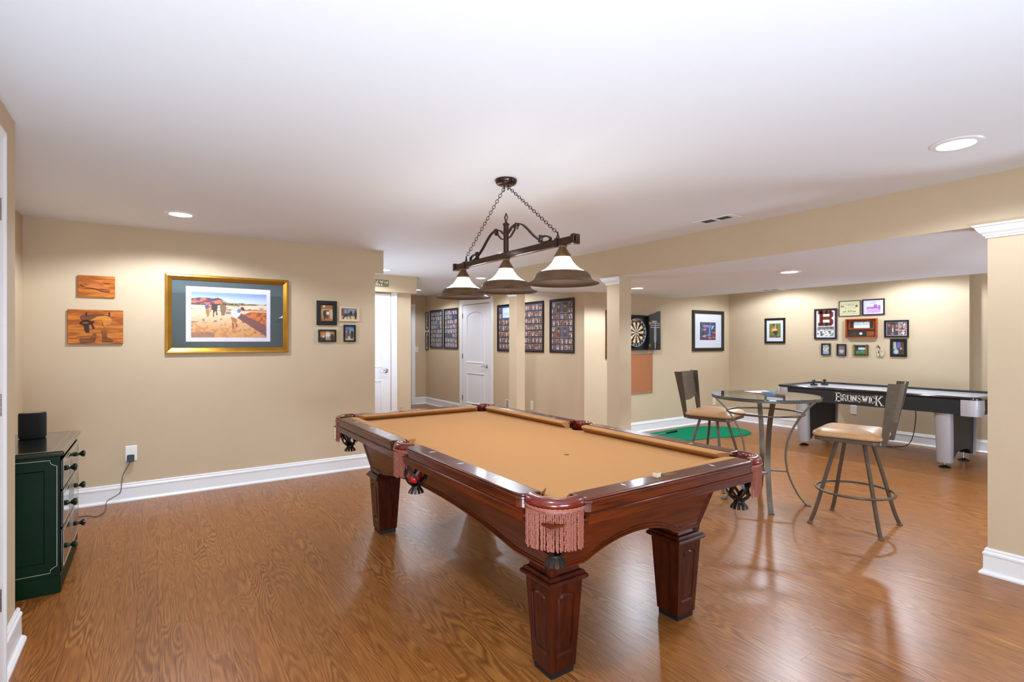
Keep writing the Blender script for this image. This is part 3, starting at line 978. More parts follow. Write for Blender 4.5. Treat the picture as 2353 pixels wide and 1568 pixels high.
for s in (-1, 1):
    path = [(-0.016, -0.345), (-0.039, -0.33), (-0.064, -0.313), (-0.102, -0.303), (-0.14, -0.304), (-0.187, -0.321), (-0.232, -0.353), (-0.277, -0.39), (-0.32, -0.42), (-0.358, -0.442), (-0.396, -0.456), (-0.44, -0.456), (-0.448, -0.440), (-0.412, -0.424), (-0.371, -0.422), (-0.35, -0.410)]
    m = MB(); m.tube(bez([(0, s * -a, b_) for a, b_ in path], 5), 1.0, 4, sect=[(-0.004, -0.008), (0.004, -0.008), (0.004, 0.008), (-0.004, 0.008)], up=(1, 0, 0) if False else None, smooth=False)
    sc_ = m.build('scroll_arm', LBR3, pd)
    m2 = MB(); m2.tube(bez([(0, s * -a, b_) for a, b_ in [(-0.016, -0.372), (-0.05, -0.368), (-0.088, -0.339), (-0.112, -0.321), (-0.14, -0.313)]], 5), 1.0, sect=[(-0.003, -0.006), (0.003, -0.006), (0.003, 0.006), (-0.003, 0.006)], smooth=False)
    m2.build('scroll_strap', LBR3, sc_)
    MB().tube([(0, s * 0.108, -0.330), (0, s * 0.122, -0.296)], 0.014, 8).build('scroll_clasp', LBR3, sc_)
    MB().tube([(0, s * 0.352, -0.452), (0, s * 0.366, -0.412)], 0.013, 8).build('scroll_clasp', LBR3, sc_)
    cl = MB(); cl.box(-0.020, 0.020, s * 0.505, s * 0.530, BZ - 0.024, BZ + 0.024); cl.tube([(0, s * 0.50, BZ + 0.022), (0, s * 0.512, BZ + 0.06), (0, s * 0.524, BZ + 0.022)], 0.005, 6)
    cl.build('chain_clip', LBR, pd)
# chains
lk = MB()
ov = [(0.0085 * math.cos(a) if abs(math.cos(a)) > 0 else 0, 0, 0) for a in (0,)]
pts = []
for k in range(16):
    a = 2 * PI * k / 16
    pts.append((0.0085 * math.cos(a), 0, 0.0095 * math.sin(a) + (0.005 if math.sin(a) > 0 else -0.005)))
lk.tube(pts, 0.0020, 6, closed=True)
link0 = None
for s in (-1, 1):
    A, B = Vector((0, s * 0.022, -0.050)), Vector((0, s * 0.512, BZ + 0.055))
    d = B - A; n = 26
    rotx = math.atan2(-d.y, d.z)
    for k in range(n):
        p = A + d * ((k + 0.5) / n)
        rot = Matrix.Rotation(rotx, 4, 'X') @ Matrix.Rotation(R((40 if s > 0 else 56) + 90 * (k % 2)), 4, 'Z')
        if link0 is None: link0 = lk.build('chain_link', LBR, pd); o = link0
        else: o = inst(link0, pd)
        o.location = p; o.rotation_euler = rot.to_euler()
    hk = MB(); hk.tube([(0, s * 0.022, -0.034), (0, s * 0.022, -0.052)], 0.004, 8)
    tr = []
    for k in range(16):
        a = 2 * PI * k / 16; tr.append((0.004 * math.cos(a), s * 0.022 + 0.013 * math.cos(a), -0.058 + 0.013 * math.sin(a)))
    hk.tube(tr, 0.002, 6, closed=True)
    hk.build('chain_hook', LBR, pd)
for i, y in enumerate((-0.555, 0.0, 0.555)):
    g = MB()
    g.lathe([(0.040, -0.561), (0.046, -0.572), (0.058, -0.592), (0.075, -0.612), (0.097, -0.630), (0.118, -0.641), (0.126, -0.649)], 36)
    sh = g.build('glass_shade', OPAL, pd, loc=(0, y, 0))
    cpm = MB()
    cpm.lathe([(0.0, -0.499), (0.024, -0.499), (0.026, -0.506), (0.020, -0.512), (0.026, -0.522), (0.040, -0.545), (0.047, -0.556), (0.047, -0.563), (0.042, -0.566), (0.0, -0.560)], 28)
    cpm.build('socket_cap', LBR2, sh)
    rm = MB()
    outer = [(0.122, -0.644), (0.134, -0.647), (0.142, -0.653), (0.146, -0.662), (0.151, -0.665), (0.154, -0.675), (0.161, -0.687), (0.176, -0.699), (0.198, -0.707)]
    inner = [(0.198, -0.7095), (0.174, -0.702), (0.158, -0.690), (0.150, -0.676), (0.142, -0.666), (0.132, -0.652), (0.120, -0.648)]
    rm.lathe(outer, 44)
    rm.lathe([outer[-1]] + inner + [outer[0]], 44, mat=1)
    rm.build('metal_rim', [LBR2, LBR4], sh)
    l = bpy.data.lights.new('shade_bulb', 'POINT'); l.energy = SHADE_W; l.color = (0.95, 0.97, 1.0); l.shadow_soft_size = 0.035
    lo = bpy.data.objects.new('shade_bulb', l); COL.objects.link(lo); lo.parent = sh; lo.location = (0, 0, -0.635)
# ------------------------------------------------------------------ bistro table with a glass top
GLASS = pane_mat('table_glass', (0.95, 0.975, 0.965, 1), 0.015, 1.5)
GLASSE = P('glass_edge', '#2d4a4e', 0.1, coat=0.5)
bt = thing('bistro_table', 'round glass topped bistro table with curved bronze legs', 'table', (4.45, 2.565, 0))
gt = MB(); gt.lathe([(0.0, 0.936), (0.437, 0.936)], 64); gt.lathe([(0.437, 0.946), (0.0, 0.946)], 64)
gl_o = gt.build('glass_top', GLASS, bt)
MB().lathe([(0.437, 0.936), (0.440, 0.938), (0.440, 0.944), (0.437, 0.946)], 64).build('glass_edge', GLASSE, gl_o)
fr = MB(); fr.lathe([(0.405, 0.918), (0.436, 0.918), (0.436, 0.935), (0.405, 0.935), (0.405, 0.918)], 64, smooth=False)
fr.build('top_frame', BRONZE, bt)
rg = MB(); rg.tube([(0.310 * math.cos(2 * PI * k / 56), 0.310 * math.sin(2 * PI * k / 56), 0.795) for k in range(56)], 0.009, 10, closed=True)
rg.build('upper_ring', BRONZE, bt)
prof = [(0.418, 0.920), (0.36, 0.862), (0.302, 0.795), (0.232, 0.68), (0.185, 0.56), (0.165, 0.44), (0.172, 0.33), (0.20, 0.22), (0.255, 0.10), (0.310, 0.022), (0.330, 0.006)]
leg0 = None
for a in (38, 128, 218, 308):
    if leg0 is None:
        m = MB()
        m.tube(bez([(r_, 0, z_) for r_, z_ in prof], 5), 1.0, sect=[(-0.006, -0.020), (0.006, -0.020), (0.006, 0.020), (-0.006, 0.020)], up=(0.3, 0, 1) if False else None, smooth=False)
        leg0 = m.build('leg', BRONZE, bt, rot=(0, 0, R(a)), bevel=0.002)
        lg = leg0
        ft0 = MB().lathe([(0.0, 0.0), (0.024, 0.0), (0.026, 0.006), (0.018, 0.014), (0.0, 0.016)], 16, (0.336, 0, 0)).build('foot', BRONZE, leg0)
        br0 = MB().box(0.0, 0.182, -0.007, 0.007, 0.278, 0.290).build('brace', BRONZE, leg0)
    else:
        lg = inst(leg0, bt, rot=(0, 0, R(a)))
        inst(ft0, lg); inst(br0, lg)
# papers and a pen on the glass
PAPER1 = P('pink_paper', '#d9bfd0', 0.5, noise=0.25, nscale=25)
PAPER2 = P('white_paper', '#e9e4ea', 0.5, noise=0.12, nscale=30)
tag(MB().box(-0.11, 0.11, -0.075, 0.075, 0, 0.003).build('magazine', PAPER1, None, loc=(4.655, 2.735, 0.947), rot=(0, 0, R(-25))), 'pale pink magazine lying on the glass table top', 'magazine', 'papers on the bistro table')
tag(MB().box(-0.08, 0.08, -0.055, 0.055, 0, 0.002).build('note_pad', PAPER2, None, loc=(4.60, 2.66, 0.9505), rot=(0, 0, R(-40))), 'white sheet of paper lying over the pink magazine', 'paper', 'papers on the bistro table')
pe = thing('pen', 'blue pen with a red tip on the glass table', 'pen', (4.60, 2.605, 0.9525), R(-32))
MB().tube([(-0.06, 0, 0.006), (0.055, 0, 0.006)], 0.006, 10).build('barrel', P('pen_blue', '#2ea6d6', 0.25), pe)
MB().tube([(-0.085, 0, 0.006), (-0.075, 0, 0.006), (-0.06, 0, 0.006)], [0.0015, 0.004, 0.006], 10).build('tip', P('pen_red', '#c03a3a', 0.3), pe)

# ------------------------------------------------------------------ swivel stools
TAN = P('tan_vinyl', '#b98d62', 0.33, spec=0.5, noise=0.04, nscale=60)
def make_stool(label, loc, rz, seat_rz):
    t = thing('bar_stool', label, 'stool', loc, rz, 'swivel stools at the bistro table')
    # four square tube legs kicked out at the foot
    first = None
    for a in (45, 135, 225, 315):
        if first is None:
            m = MB()
            m.tube(bez([(0.130, 0, 0.640), (0.205, 0, 0.40), (0.262, 0, 0.20), (0.300, 0, 0.08), (0.330, 0, 0.010)], 6), 1.0, sect=[(-0.011, -0.011), (0.011, -0.011), (0.011, 0.011), (-0.011, 0.011)], smooth=False)
            first = m.build('leg', BRONZE, t, rot=(0, 0, R(a)), bevel=0.0015)
            ft = MB().lathe([(0.0, 0.0), (0.019, 0.0), (0.021, 0.006), (0.014, 0.014), (0.0, 0.016)], 14, (0.333, 0, 0)).build('foot_cap', BRONZE, first)
        else:
            l2 = inst(first, t, rot=(0, 0, R(a))); inst(ft, l2)
    m = MB(); m.tube([(0.262 * math.cos(2 * PI * k / 48), 0.262 * math.sin(2 * PI * k / 48), 0.265) for k in range(48)], 0.010, 10, closed=True)
    m.build('foot_ring', BRONZE, t)
    q = R(seat_rz)
    MB().box(-0.11, 0.11, -0.11, 0.11, 0.638, 0.654).build('swivel_plate', BRONZE, t, rot=(0, 0, q))
    # seat frame and cushion (front towards +y)
    out = [(x, y) for x, y in rrect(-0.222, 0.222, -0.205, 0.235, 0.05, 5)]
    m = MB(); m.loops([[(x, y, z) for x, y in inset(out, d)] for d, z in ((0.012, 0.655), (0.0, 0.660), (0.0, 0.684), (0.02, 0.690))], 0)
    m.build('seat_frame', BRONZE, t, rot=(0, 0, q))
    m = MB()
    so = rrect(-0.240, 0.240, -0.212, 0.252, 0.080, 8)
    m.loops([[(x, y, z) for x, y in inset(so, d)] for d, z in ((0.016, 0.687), (0.002, 0.692), (0.0, 0.704), (0.004, 0.716), (0.014, 0.726), (0.034, 0.737), (0.062, 0.746), (0.07, 0.748))], 0, True, True, True, False)
    # domed top
    inner = inset(so, 0.07)
    cx = sum(p[0] for p in inner) / len(inner); cy = sum(p[1] for p in inner) / len(inner)
    m.loops([[(cx + (x - cx) * s_, cy + (y - cy) * s_, z) for x, y in inner] for s_, z in ((1.0, 0.748), (0.7, 0.754), (0.4, 0.7575), (0.12, 0.759))], 0, True, True, False, True)
    m.build('seat_cushion', TAN, t, rot=(0, 0, q), angle=70)
    # flared plate uprights and shield panel at the back (-y)
    for s in (-1, 1):
        m = MB()
        a = [(-0.212, 0.655, 0.035), (-0.232, 0.80, 0.050), (-0.262, 1.00, 0.068), (-0.280, 1.112, 0.078)]
        loops_ = []
        for y, z, w in a:
            k = (z - 0.655) / 0.457
            x = s * (0.166 + 0.030 * k)
            loops_.append([(x - 0.004, y - w / 2, z), (x + 0.004, y - w / 2, z), (x + 0.004, y + w / 2, z), (x - 0.004, y + w / 2, z)])
        m.loops(loops_, 0)
        m.build('back_upright', BRONZE, t, rot=(0, 0, q))
    m = MB()
    zs = []
    cols = 17
    top, bot = [], []
    def sp(u, z):
        k = (z - 0.655) / 0.457
        x = u * (0.162 + 0.030 * k)
        y = -0.210 - 0.075 * k - 0.030 * (1 - u * u)
        return (x, y, z)
    grid = []
    for i in range(cols):
        u = -1 + 2 * i / (cols - 1)
        zb_ = 0.815 + 0.095 * (1 - math.sqrt(max(0, 1 - (abs(u) ** 2.6))))
        grid.append([sp(u, zb_ + (1.108 - zb_) * j / 8) for j in range(9)])
    loops_ = []
    for col in grid:
        loops_.append(col + [(p[0], p[1] - 0.004, p[2]) for p in reversed(col)])
    m.loops(loops_, 0, True, True, True, True)
    m.build('back_panel', BRONZE, t, rot=(0, 0, q), angle=40)
    return t
make_stool('tan padded swivel stool in front of the air hockey table', (4.50, 1.87, 0), R(6), 6.0)
make_stool('tan padded swivel stool behind the bistro table on the putting mat side', (4.61, 3.19, 0), R(5), 189)

# ------------------------------------------------------------------ air hockey table
AHB = P('black_laminate', '#0d0b0b', 0.55, noise=0.3, nscale=400)
AHT = P('black_top_rail', '#0b0d14', 0.14, coat=0.6)
SILVER = P('silver_trim', '#aaa4a4', 0.5, metal=0.35)
FIELD = P('white_playfield', '#dfe3ea', 0.2, coat=0.4)
ah = thing('air_hockey_table', 'black air hockey table with silver corners against the far wall', 'game table', (7.72, 2.885, 0))
AX, AY = 0.54, 1.10
for s in (-1, 1):
    MB().box(s * (AX - 0.045), s * (AX - 0.02), -AY + 0.06, AY - 0.06, 0.622, 0.790).build('side_panel', AHB, ah)
    MB().box(-AX + 0.06, AX - 0.06, s * (AY - 0.045), s * (AY - 0.02), 0.622, 0.790).build('end_panel', AHB, ah)
MB().box(-AX + 0.03, AX - 0.03, -AY + 0.03, AY - 0.03, 0.70, 0.792).build('playfield', FIELD, ah)
tr_ = MB()
o1 = rrect(-AX, AX, -AY, AY, 0.09, 8)
tr_.loops([[(x, y, z) for x, y in inset(o1, d)] for d, z in ((0.012, 0.786), (0.002, 0.792), (0.0, 0.802), (0.004, 0.812), (0.014, 0.818), (0.055, 0.818), (0.062, 0.814), (0.062, 0.779), (0.012, 0.786))], 0, True, True, False, False)
tr_.build('top_rail', AHT, ah, angle=40)
# printed lines on the field
for y, w in ((0.0, 0.02), (-0.55, 0.012), (0.55, 0.012)):
    MB().box(-AX + 0.065, AX - 0.065, y - w / 2, y + w / 2, 0.792, 0.7926).build('field_line', P('field_line_grey', '#6a7186', 0.3), ah)
cap0 = None
for sx, sy, rz in ((-1, -1, 180), (1, -1, 270), (1, 1, 0), (-1, 1, 90)):
    if cap0 is None:
        m = MB()
        prof = []
        loops_ = []
        for r_, z_ in ((0.100, 0.786), (0.104, 0.70), (0.098, 0.612), (0.088, 0.612), (0.088, 0.786)):
            l = [(0.045, r_, z_)]
            l += [(r_ * math.cos(a), r_ * math.sin(a), z_) for a in [PI / 2 - PI / 2 * k / 10 for k in range(11)]]
            l += [(r_, -0.045 + 0.0, z_)]
            loops_.append([(-0.06, r_, z_)] + l[1:-1] + [(r_, -0.06, z_)])
        m.loops(loops_, 0, True, False, False, False, wrap=True)
        cap0 = m.build('corner_cap', SILVER, ah, angle=40); o = cap0
    else: o = inst(cap0, ah)
    o.location = (sx * (AX - 0.105), sy * (AY - 0.105), 0); o.rotation_euler = (0, 0, R(rz))
for y in (0.79, -0.755):
    m = MB()
    pts_ = [(-0.38, 0.625), (-0.38, 0.075), (-0.30, 0.085), (-0.22, 0.14), (-0.12, 0.165), (0.12, 0.165), (0.22, 0.14), (0.30, 0.085), (0.38, 0.075), (0.38, 0.625)]
    m.prism(pts_, -0.055, 0.055, fn=lambda a, b_, c_: (a, c_, b_))
    lg = m.build('leg', AHB, ah, loc=(0, y, 0))
    for s in (-1, 1):
        c_ = MB()
        loops_ = []
        for z_, r_, x_ in ((0.062, 0.072, 0.385), (0.30, 0.077, 0.405), (0.62, 0.082, 0.430)):
            loops_.append([(s * (x_ + r_ * 0.75 * math.cos(a)), r_ * math.sin(a), z_) for a in [-PI / 2 + PI * k / 12 for k in range(13)]] + [(s * (x_ - 0.03), r_, z_), (s * (x_ - 0.03), -r_, z_)])
        c_.loops(loops_, 0, True)
        c_.build('leg_cover', SILVER, lg, angle=40)
        f_ = MB(); f_.lathe([(0.0, 0.0), (0.058, 0.0), (0.058, 0.008), (0.040, 0.020), (0.016, 0.028), (0.014, 0.032), (0.0, 0.032)], 20, (s * 0.31 - 0.07, 0, 0))
        lev = f_.build('leveller', BLACK, lg)
        MB().lathe([(0.010, 0.030), (0.010, 0.10)], 10, (s * 0.31 - 0.07, 0, 0)).build('stem', CHROME, lev)
MB().tube(bez([(0.50, -0.18, 0.625), (0.48, -0.2, 0.40), (0.46, -0.15, 0.1), (0.44, 0.0, 0.012), (0.40, 0.3, 0.008)], 8), 0.005, 6).build('power_cord', BLACK, ah)

# lettering drawn with slab-serif strokes
GL = {
 'B': [[(0, 0), (0, 1)], [(0, 1), (.5, 1), (.62, .9), (.62, .64), (.5, .54), (0, .54)], [(.5, .54), (.66, .42), (.66, .12), (.54, 0), (0, 0)]],
 'R': [[(0, 0), (0, 1)], [(0, 1), (.5, 1), (.62, .88), (.62, .6), (.5, .48), (0, .48)], [(.34, .48), (.66, 0)]],
 'U': [[(0, 1), (0, .14), (.14, 0), (.5, 0), (.62, .14), (.62, 1)]],
 'N': [[(0, 0), (0, 1)], [(0, 1), (.62, 0)], [(.62, 0), (.62, 1)]],
 'S': [[(.6, .82), (.6, .9), (.48, 1), (.14, 1), (.02, .88), (.02, .68), (.6, .34), (.6, .12), (.48, 0), (.12, 0), (0, .12), (0, .2)]],
 'W': [[(0, 1), (.2, 0)], [(.2, 0), (.42, .9)], [(.42, .9), (.62, 0)], [(.62, 0), (.84, 1)]],
 'I': [[(.1, 0), (.1, 1)]],
 'C': [[(.58, .8), (.58, .9), (.46, 1), (.12, 1), (0, .88), (0, .12), (.12, 0), (.46, 0), (.58, .1), (.58, .22)]],
 'K': [[(0, 0), (0, 1)], [(.62, 1), (.04, .46)], [(.2, .6), (.68, 0)]],
 'M': [[(0, 0), (0, 1)], [(0, 1), (.36, .3)], [(.36, .3), (.72, 1)], [(.72, 1), (.72, 0)]],
 'A': [[(0, 0), (.32, 1)], [(.32, 1), (.64, 0)], [(.13, .36), (.52, .36)]],
 'D': [[(0, 0), (0, 1)], [(0, 1), (.4, 1), (.62, .82), (.62, .18), (.4, 0), (0, 0)]],
 'Y': [[(0, 1), (.31, .46)], [(.62, 1), (.31, .46)], [(.31, .46), (.31, 0)]],
 'L': [[(0, 1), (0, 0), (.5, 0)]],
}
SER = {'B': [(0, 0, -1), (0, 1, -1)], 'R': [(0, 0, 0), (.66, 0, 1)], 'U': [(0, 1, 0), (.62, 1, 0)], 'N': [(0, 0, 0), (0, 1, -1), (.62, 1, 0)], 'W': [(0, 1, 0), (.84, 1, 0), (.42, .9, 0)], 'I': [(.1, 0, 0), (.1, 1, 0)], 'K': [(0, 0, 0), (0, 1, 0), (.62, 1, 0), (.68, 0, 0)]}
def stroke_text(mb, text, x, z, hgt, gap, wt, serif=True, y=0.0, depth=0.001, sc=None, dz=None, stretch=1.0):
    """adds flat letters facing -y, baseline z; returns the end x"""
    for i, ch in enumerate(text):
        if ch == ' ': x += hgt * 0.4; continue
        h = hgt * (sc[i] if sc else 1.0); zz = z + (dz[i] if dz else 0.0)
        def seg(a, b_, w=wt):
            ax, az, bx_, bz_ = x + a[0] * h * stretch, zz + a[1] * h, x + b_[0] * h * stretch, zz + b_[1] * h
            dx, dzz = bx_ - ax, bz_ - az; L = math.hypot(dx, dzz) or 1e-6
            ux, uz = dx / L * w * 0.4, dzz / L * w * 0.4
            nx, nz = -dzz / L * w / 2, dx / L * w / 2
            poly = [(ax - ux + nx, az - uz + nz), (ax - ux - nx, az - uz - nz), (bx_ + ux - nx, bz_ + uz - nz), (bx_ + ux + nx, bz_ + uz + nz)]
            mb.prism(poly, y, y - depth, fn=lambda p, q_, c_: (p, c_, q_))
        wmax = 0
        for line in GL[ch]:
            for a, b_ in zip(line, line[1:]): seg(a, b_)
            wmax = max(wmax, max(p[0] for p in line))
        if serif:
            for sx_, sz_, _ in SER.get(ch, []):
                seg((sx_ - 0.14, sz_), (sx_ + 0.14, sz_), wt * 0.7)
        x += wmax * h * stretch + gap
    return x
LETT = P('cream_lettering', '#d8cfc2', 0.5)
tx = MB()
word = 'BRUNSWICK'
stroke_text(tx, word, 0.0, 0.0, 0.074, 0.0195, 0.0125, sc=[1.36, 1, 1, 1, 1, 1, 1, 1, 1.5], dz=[0, 0.010, 0.010, 0.010, 0.010, 0.010, 0.010, 0.010, -0.014], stretch=0.80)
tx.box(0.572, 0.577, -0.001, 0, -0.010, -0.005)
lt = tx.build('lettering', LETT, ah, loc=(-AX + 0.0195, 0.315, 0.658), rot=(0, 0, R(-90)))
tag(lt, kind='stuff')

def mallet(x, y, label):
    t = thing('air_hockey_mallet', label, 'mallet', (x, y, 0.7928), 0, 'black mallets on the air hockey table')
    MB().lathe([(0.0, 0.0), (0.046, 0.0), (0.049, 0.006), (0.048, 0.020), (0.044, 0.024), (0.036, 0.022), (0.028, 0.014), (0.0, 0.014)], 24).build('base', BLACKG, t)
    MB().lathe([(0.016, 0.012), (0.012, 0.030), (0.014, 0.044), (0.021, 0.054), (0.023, 0.066), (0.018, 0.078), (0.008, 0.084), (0.0, 0.085)], 20).build('knob', BLACKG, t)
mallet(7.70, 3.72, 'black air hockey mallet nearer to the end rail')
mallet(7.90, 3.67, 'black air hockey mallet nearer to the far wall')

# ------------------------------------------------------------------ putting mat and putter
GREEN = P('green_turf', '#0f7a55', 0.95, spec=0.1, noise=0.18, nscale=160, bump=0.4)
mo = [(p.x, p.y) for p in bez([(5.75, 5.40, 0), (6.36, 5.45, 0), (7.00, 5.50, 0), (7.35, 5.49, 0), (7.72, 5.27, 0), (7.83, 4.94, 0), (7.66, 4.64, 0), (7.40, 4.54, 0), (7.1, 4.56, 0), (6.75, 4.68, 0), (6.35, 4.74, 0), (6.15, 4.86, 0), (5.75, 4.90, 0)], 6, True)]
pmx = sum(p[0] for p in mo) / len(mo); pmy = sum(p[1] for p in mo) / len(mo)
tag(MB().prism([(x - pmx, y - pmy) for x, y in mo], 0.0005, 0.009).build('putting_mat', GREEN, None, loc=(pmx, pmy, 0)), 'green artificial turf putting mat on the floor by the far corner', 'mat')
pu = thing('putter', 'golf putter with a black grip lying on the green mat', 'golf club', (6.23, 5.252, 0.009), R(4.5))
MB().tube([(-0.48, 0, 0.012), (0.22, 0, 0.014)], 0.005, 8).build('shaft', CHROME, pu)
MB().tube([(0.20, 0, 0.014), (0.24, 0, 0.015), (0.48, 0, 0.018), (0.49, 0, 0.018)], [0.009, 0.011, 0.015, 0.012], 10).build('grip', BLACK, pu)
MB().box(-0.505, -0.475, -0.06, 0.04, 0.0, 0.025).build('head', CHROME, pu, bevel=0.004)

# ------------------------------------------------------------------ dresser in the alcove
DG = P('dark_green_lacquer', '#051f0b', 0.45, spec=0.12, coat=0.0, noise=0.2, nscale=7, coat_rough=0.12)
DGG = P('glossy_green_lacquer', '#06180c', 0.2, spec=0.6, coat=0.8, coat_rough=0.1)
STRIPE = P('cream_pinstripe', '#b9ae9c', 0.4)
dr = thing('dresser', 'dark green painted chest of drawers with cream pinstripes', 'dresser', (-0.652, 4.295, 0))
DX, DY, DZ = 0.220, 0.402, 0.80       # half depth (x), half width (y), height
body = MB()
hh = DZ - 0.03 - 0.10
zc = 0.10 + hh / 2
def sidefn(s):
    return lambda u, v, dep: (u * (-s), s * (DY + dep), zc + v)
sh = [(-0.155, -hh / 2 + 0.075), (0.155, -hh / 2 + 0.075), (0.155, hh / 2 - 0.075), (-0.155, hh / 2 - 0.075)]
for s in (-1, 1):
    panel_face(body, 2 * DX, hh, sh, [(0, 0), (0.004, -0.008), (0.01, -0.008)], sidefn(s))
body.box(-DX, DX, -DY + 0.012, DY - 0.012, 0.10, DZ - 0.03)
for s in (-1, 1): body.box(s * DX, s * (DX - 0.003), -DY + 0.0005, DY - 0.0005, 0.10, DZ - 0.03)
body.build('body', DG, dr)
MB().box(-DX, DX + 0.004, -DY - 0.006, DY + 0.006, 0.0, 0.10).build('plinth', DG, dr, bevel=0.004)
tp = MB(); o2 = rrect(-DX - 0.0, DX + 0.022, -DY - 0.018, DY + 0.018, 0.012, 3)
tp.loops([[(x, y, z) for x, y in inset(o2, d)] for d, z in ((0.012, DZ - 0.030), (0.004, DZ - 0.026), (0.0, DZ - 0.016), (0.001, DZ - 0.006), (0.008, DZ))], 0)
top = tp.build('top', DGG, dr, angle=30)
def strip(pts, w, h, mat, parent, name='pinstripe', axis='z', closed=True):
    mb = MB(); mb.tube(pts, 1.0, 4, sect=[(-w / 2, -h), (w / 2, -h), (w / 2, h), (-w / 2, h)], smooth=False, closed=closed)
    return mb.build(name, mat, parent)
# pinstripe frames on the side and on the top
yy = -DY - 0.0002
x0_, x1_, z0_, z1_ = -DX + 0.02, DX - 0.012, 0.118, DZ - 0.05
strip([(x0_, yy, z0_), (x1_ - 0.03, yy, z0_), (x1_ - 0.027, yy, z0_ + 0.018), (x1_ - 0.012, yy, z0_ + 0.03), (x1_, yy, z0_ + 0.034), (x1_, yy, z1_ - 0.034), (x1_ - 0.012, yy, z1_ - 0.03), (x1_ - 0.027, yy, z1_ - 0.018), (x1_ - 0.03, yy, z1_), (x0_, yy, z1_)], 0.0025, 0.001, STRIPE, dr)
strip([(DX - 0.03, -DY, DZ), (DX - 0.03, DY, DZ), (-DX + 0.02, DY, DZ), (-DX + 0.02, -DY, DZ)], 0.002, 0.0008, STRIPE, top)
strip([(DX + 0.012, -DY - 0.004, DZ), (DX + 0.012, DY + 0.004, DZ)], 0.002, 0.0008, STRIPE, top, closed=False)
KN = P('green_knob', '#0a2216', 0.12, coat=0.8)
PAINTO = P('painted_oval', '#7d7f78', 0.3, noise=0.3, nscale=9)
kn0 = None
for z0_, z1_, zk in ((0.575, 0.745, 0.675), (0.360, 0.565, 0.470), (0.118, 0.350, 0.220)):
    m = MB().box(DX, DX + 0.012, -DY + 0.022, DY - 0.022, z0_, z1_)
    d_ = m.build('drawer', DGG, dr, bevel=0.003)
    strip([(DX + 0.0125, -DY + 0.04, z0_ + 0.018), (DX + 0.0125, DY - 0.04, z0_ + 0.018), (DX + 0.0125, DY - 0.04, z1_ - 0.018), (DX + 0.0125, -DY + 0.04, z1_ - 0.018)], 0.002, 0.001, STRIPE, d_)
    # slice of the painted oval that spans the drawers
    zo, ao, bo = 0.44, 0.115, 0.235
    n = 14; pl_ = []
    lo, hi = max(z0_ + 0.002, zo - bo), min(z1_ - 0.002, zo + bo)
    for k in range(n + 1):
        z_ = lo + (hi - lo) * k / n; pl_.append((ao * math.sqrt(max(0, 1 - ((z_ - zo) / bo) ** 2)), z_))
    for k in range(n, -1, -1):
        z_ = lo + (hi - lo) * k / n; pl_.append((-ao * math.sqrt(max(0, 1 - ((z_ - zo) / bo) ** 2)), z_))
    pp = []
    for q_ in pl_:
        if not pp or (abs(pp[-1][0] - q_[0]) + abs(pp[-1][1] - q_[1])) > 1e-5: pp.append(q_)
    if abs(pp[0][0] - pp[-1][0]) + abs(pp[0][1] - pp[-1][1]) < 1e-5: pp.pop()
    MB().prism(pp, DX + 0.0122, DX + 0.0128, fn=lambda a, b_, c_: (c_, a, b_)).build('painted_scene', PAINTO, d_)
    for y_ in (-0.265, 0.185):
        if kn0 is None:
            m = MB(); m.lathe([(0.0, 0.0), (0.014, 0.0), (0.016, 0.006), (0.011, 0.014), (0.009, 0.022), (0.013, 0.030), (0.020, 0.036), (0.022, 0.044), (0.019, 0.051), (0.010, 0.055), (0.0, 0.056)], 20)
            kn0 = m.build('knob', KN, d_, rot=(0, R(90), 0)); o = kn0
        else: o = inst(kn0, d_, rot=(0, R(90), 0))
        o.location = (DX + 0.012, y_, zk)
# painted club motif on the dresser side
MB().tube(bez([(-0.19, -DY - 0.001, 0.51), (-0.15, -DY - 0.001, 0.535), (-0.10, -DY - 0.001, 0.545)], 5), 0.002, 5).build('painted_motif', P('motif_brown', '#4a2413', 0.4), dr)
MB().tube([(-0.19, -DY - 0.001, 0.455), (-0.12, -DY - 0.001, 0.43)], 0.002, 5).build('painted_motif', STRIPE, dr)

sp_ = thing('smart_speaker', 'black cylindrical smart speaker standing on the green dresser', 'speaker', (-0.632, 4.50, DZ + 0.0005))
MB().lathe([(0.0, 0.0), (0.060, 0.0), (0.067, 0.006), (0.068, 0.014), (0.068, 0.150), (0.066, 0.160), (0.062, 0.163)], 40).build('fabric_body', P('black_fabric', '#08070a', 0.9, noise=0.3, nscale=300), sp_)
MB().lathe([(0.0, 0.160), (0.058, 0.160), (0.0625, 0.1635), (0.060, 0.1655), (0.0, 0.1655)], 40).build('top_cap', P('speaker_top', '#2a2118', 0.2, coat=0.6), sp_)

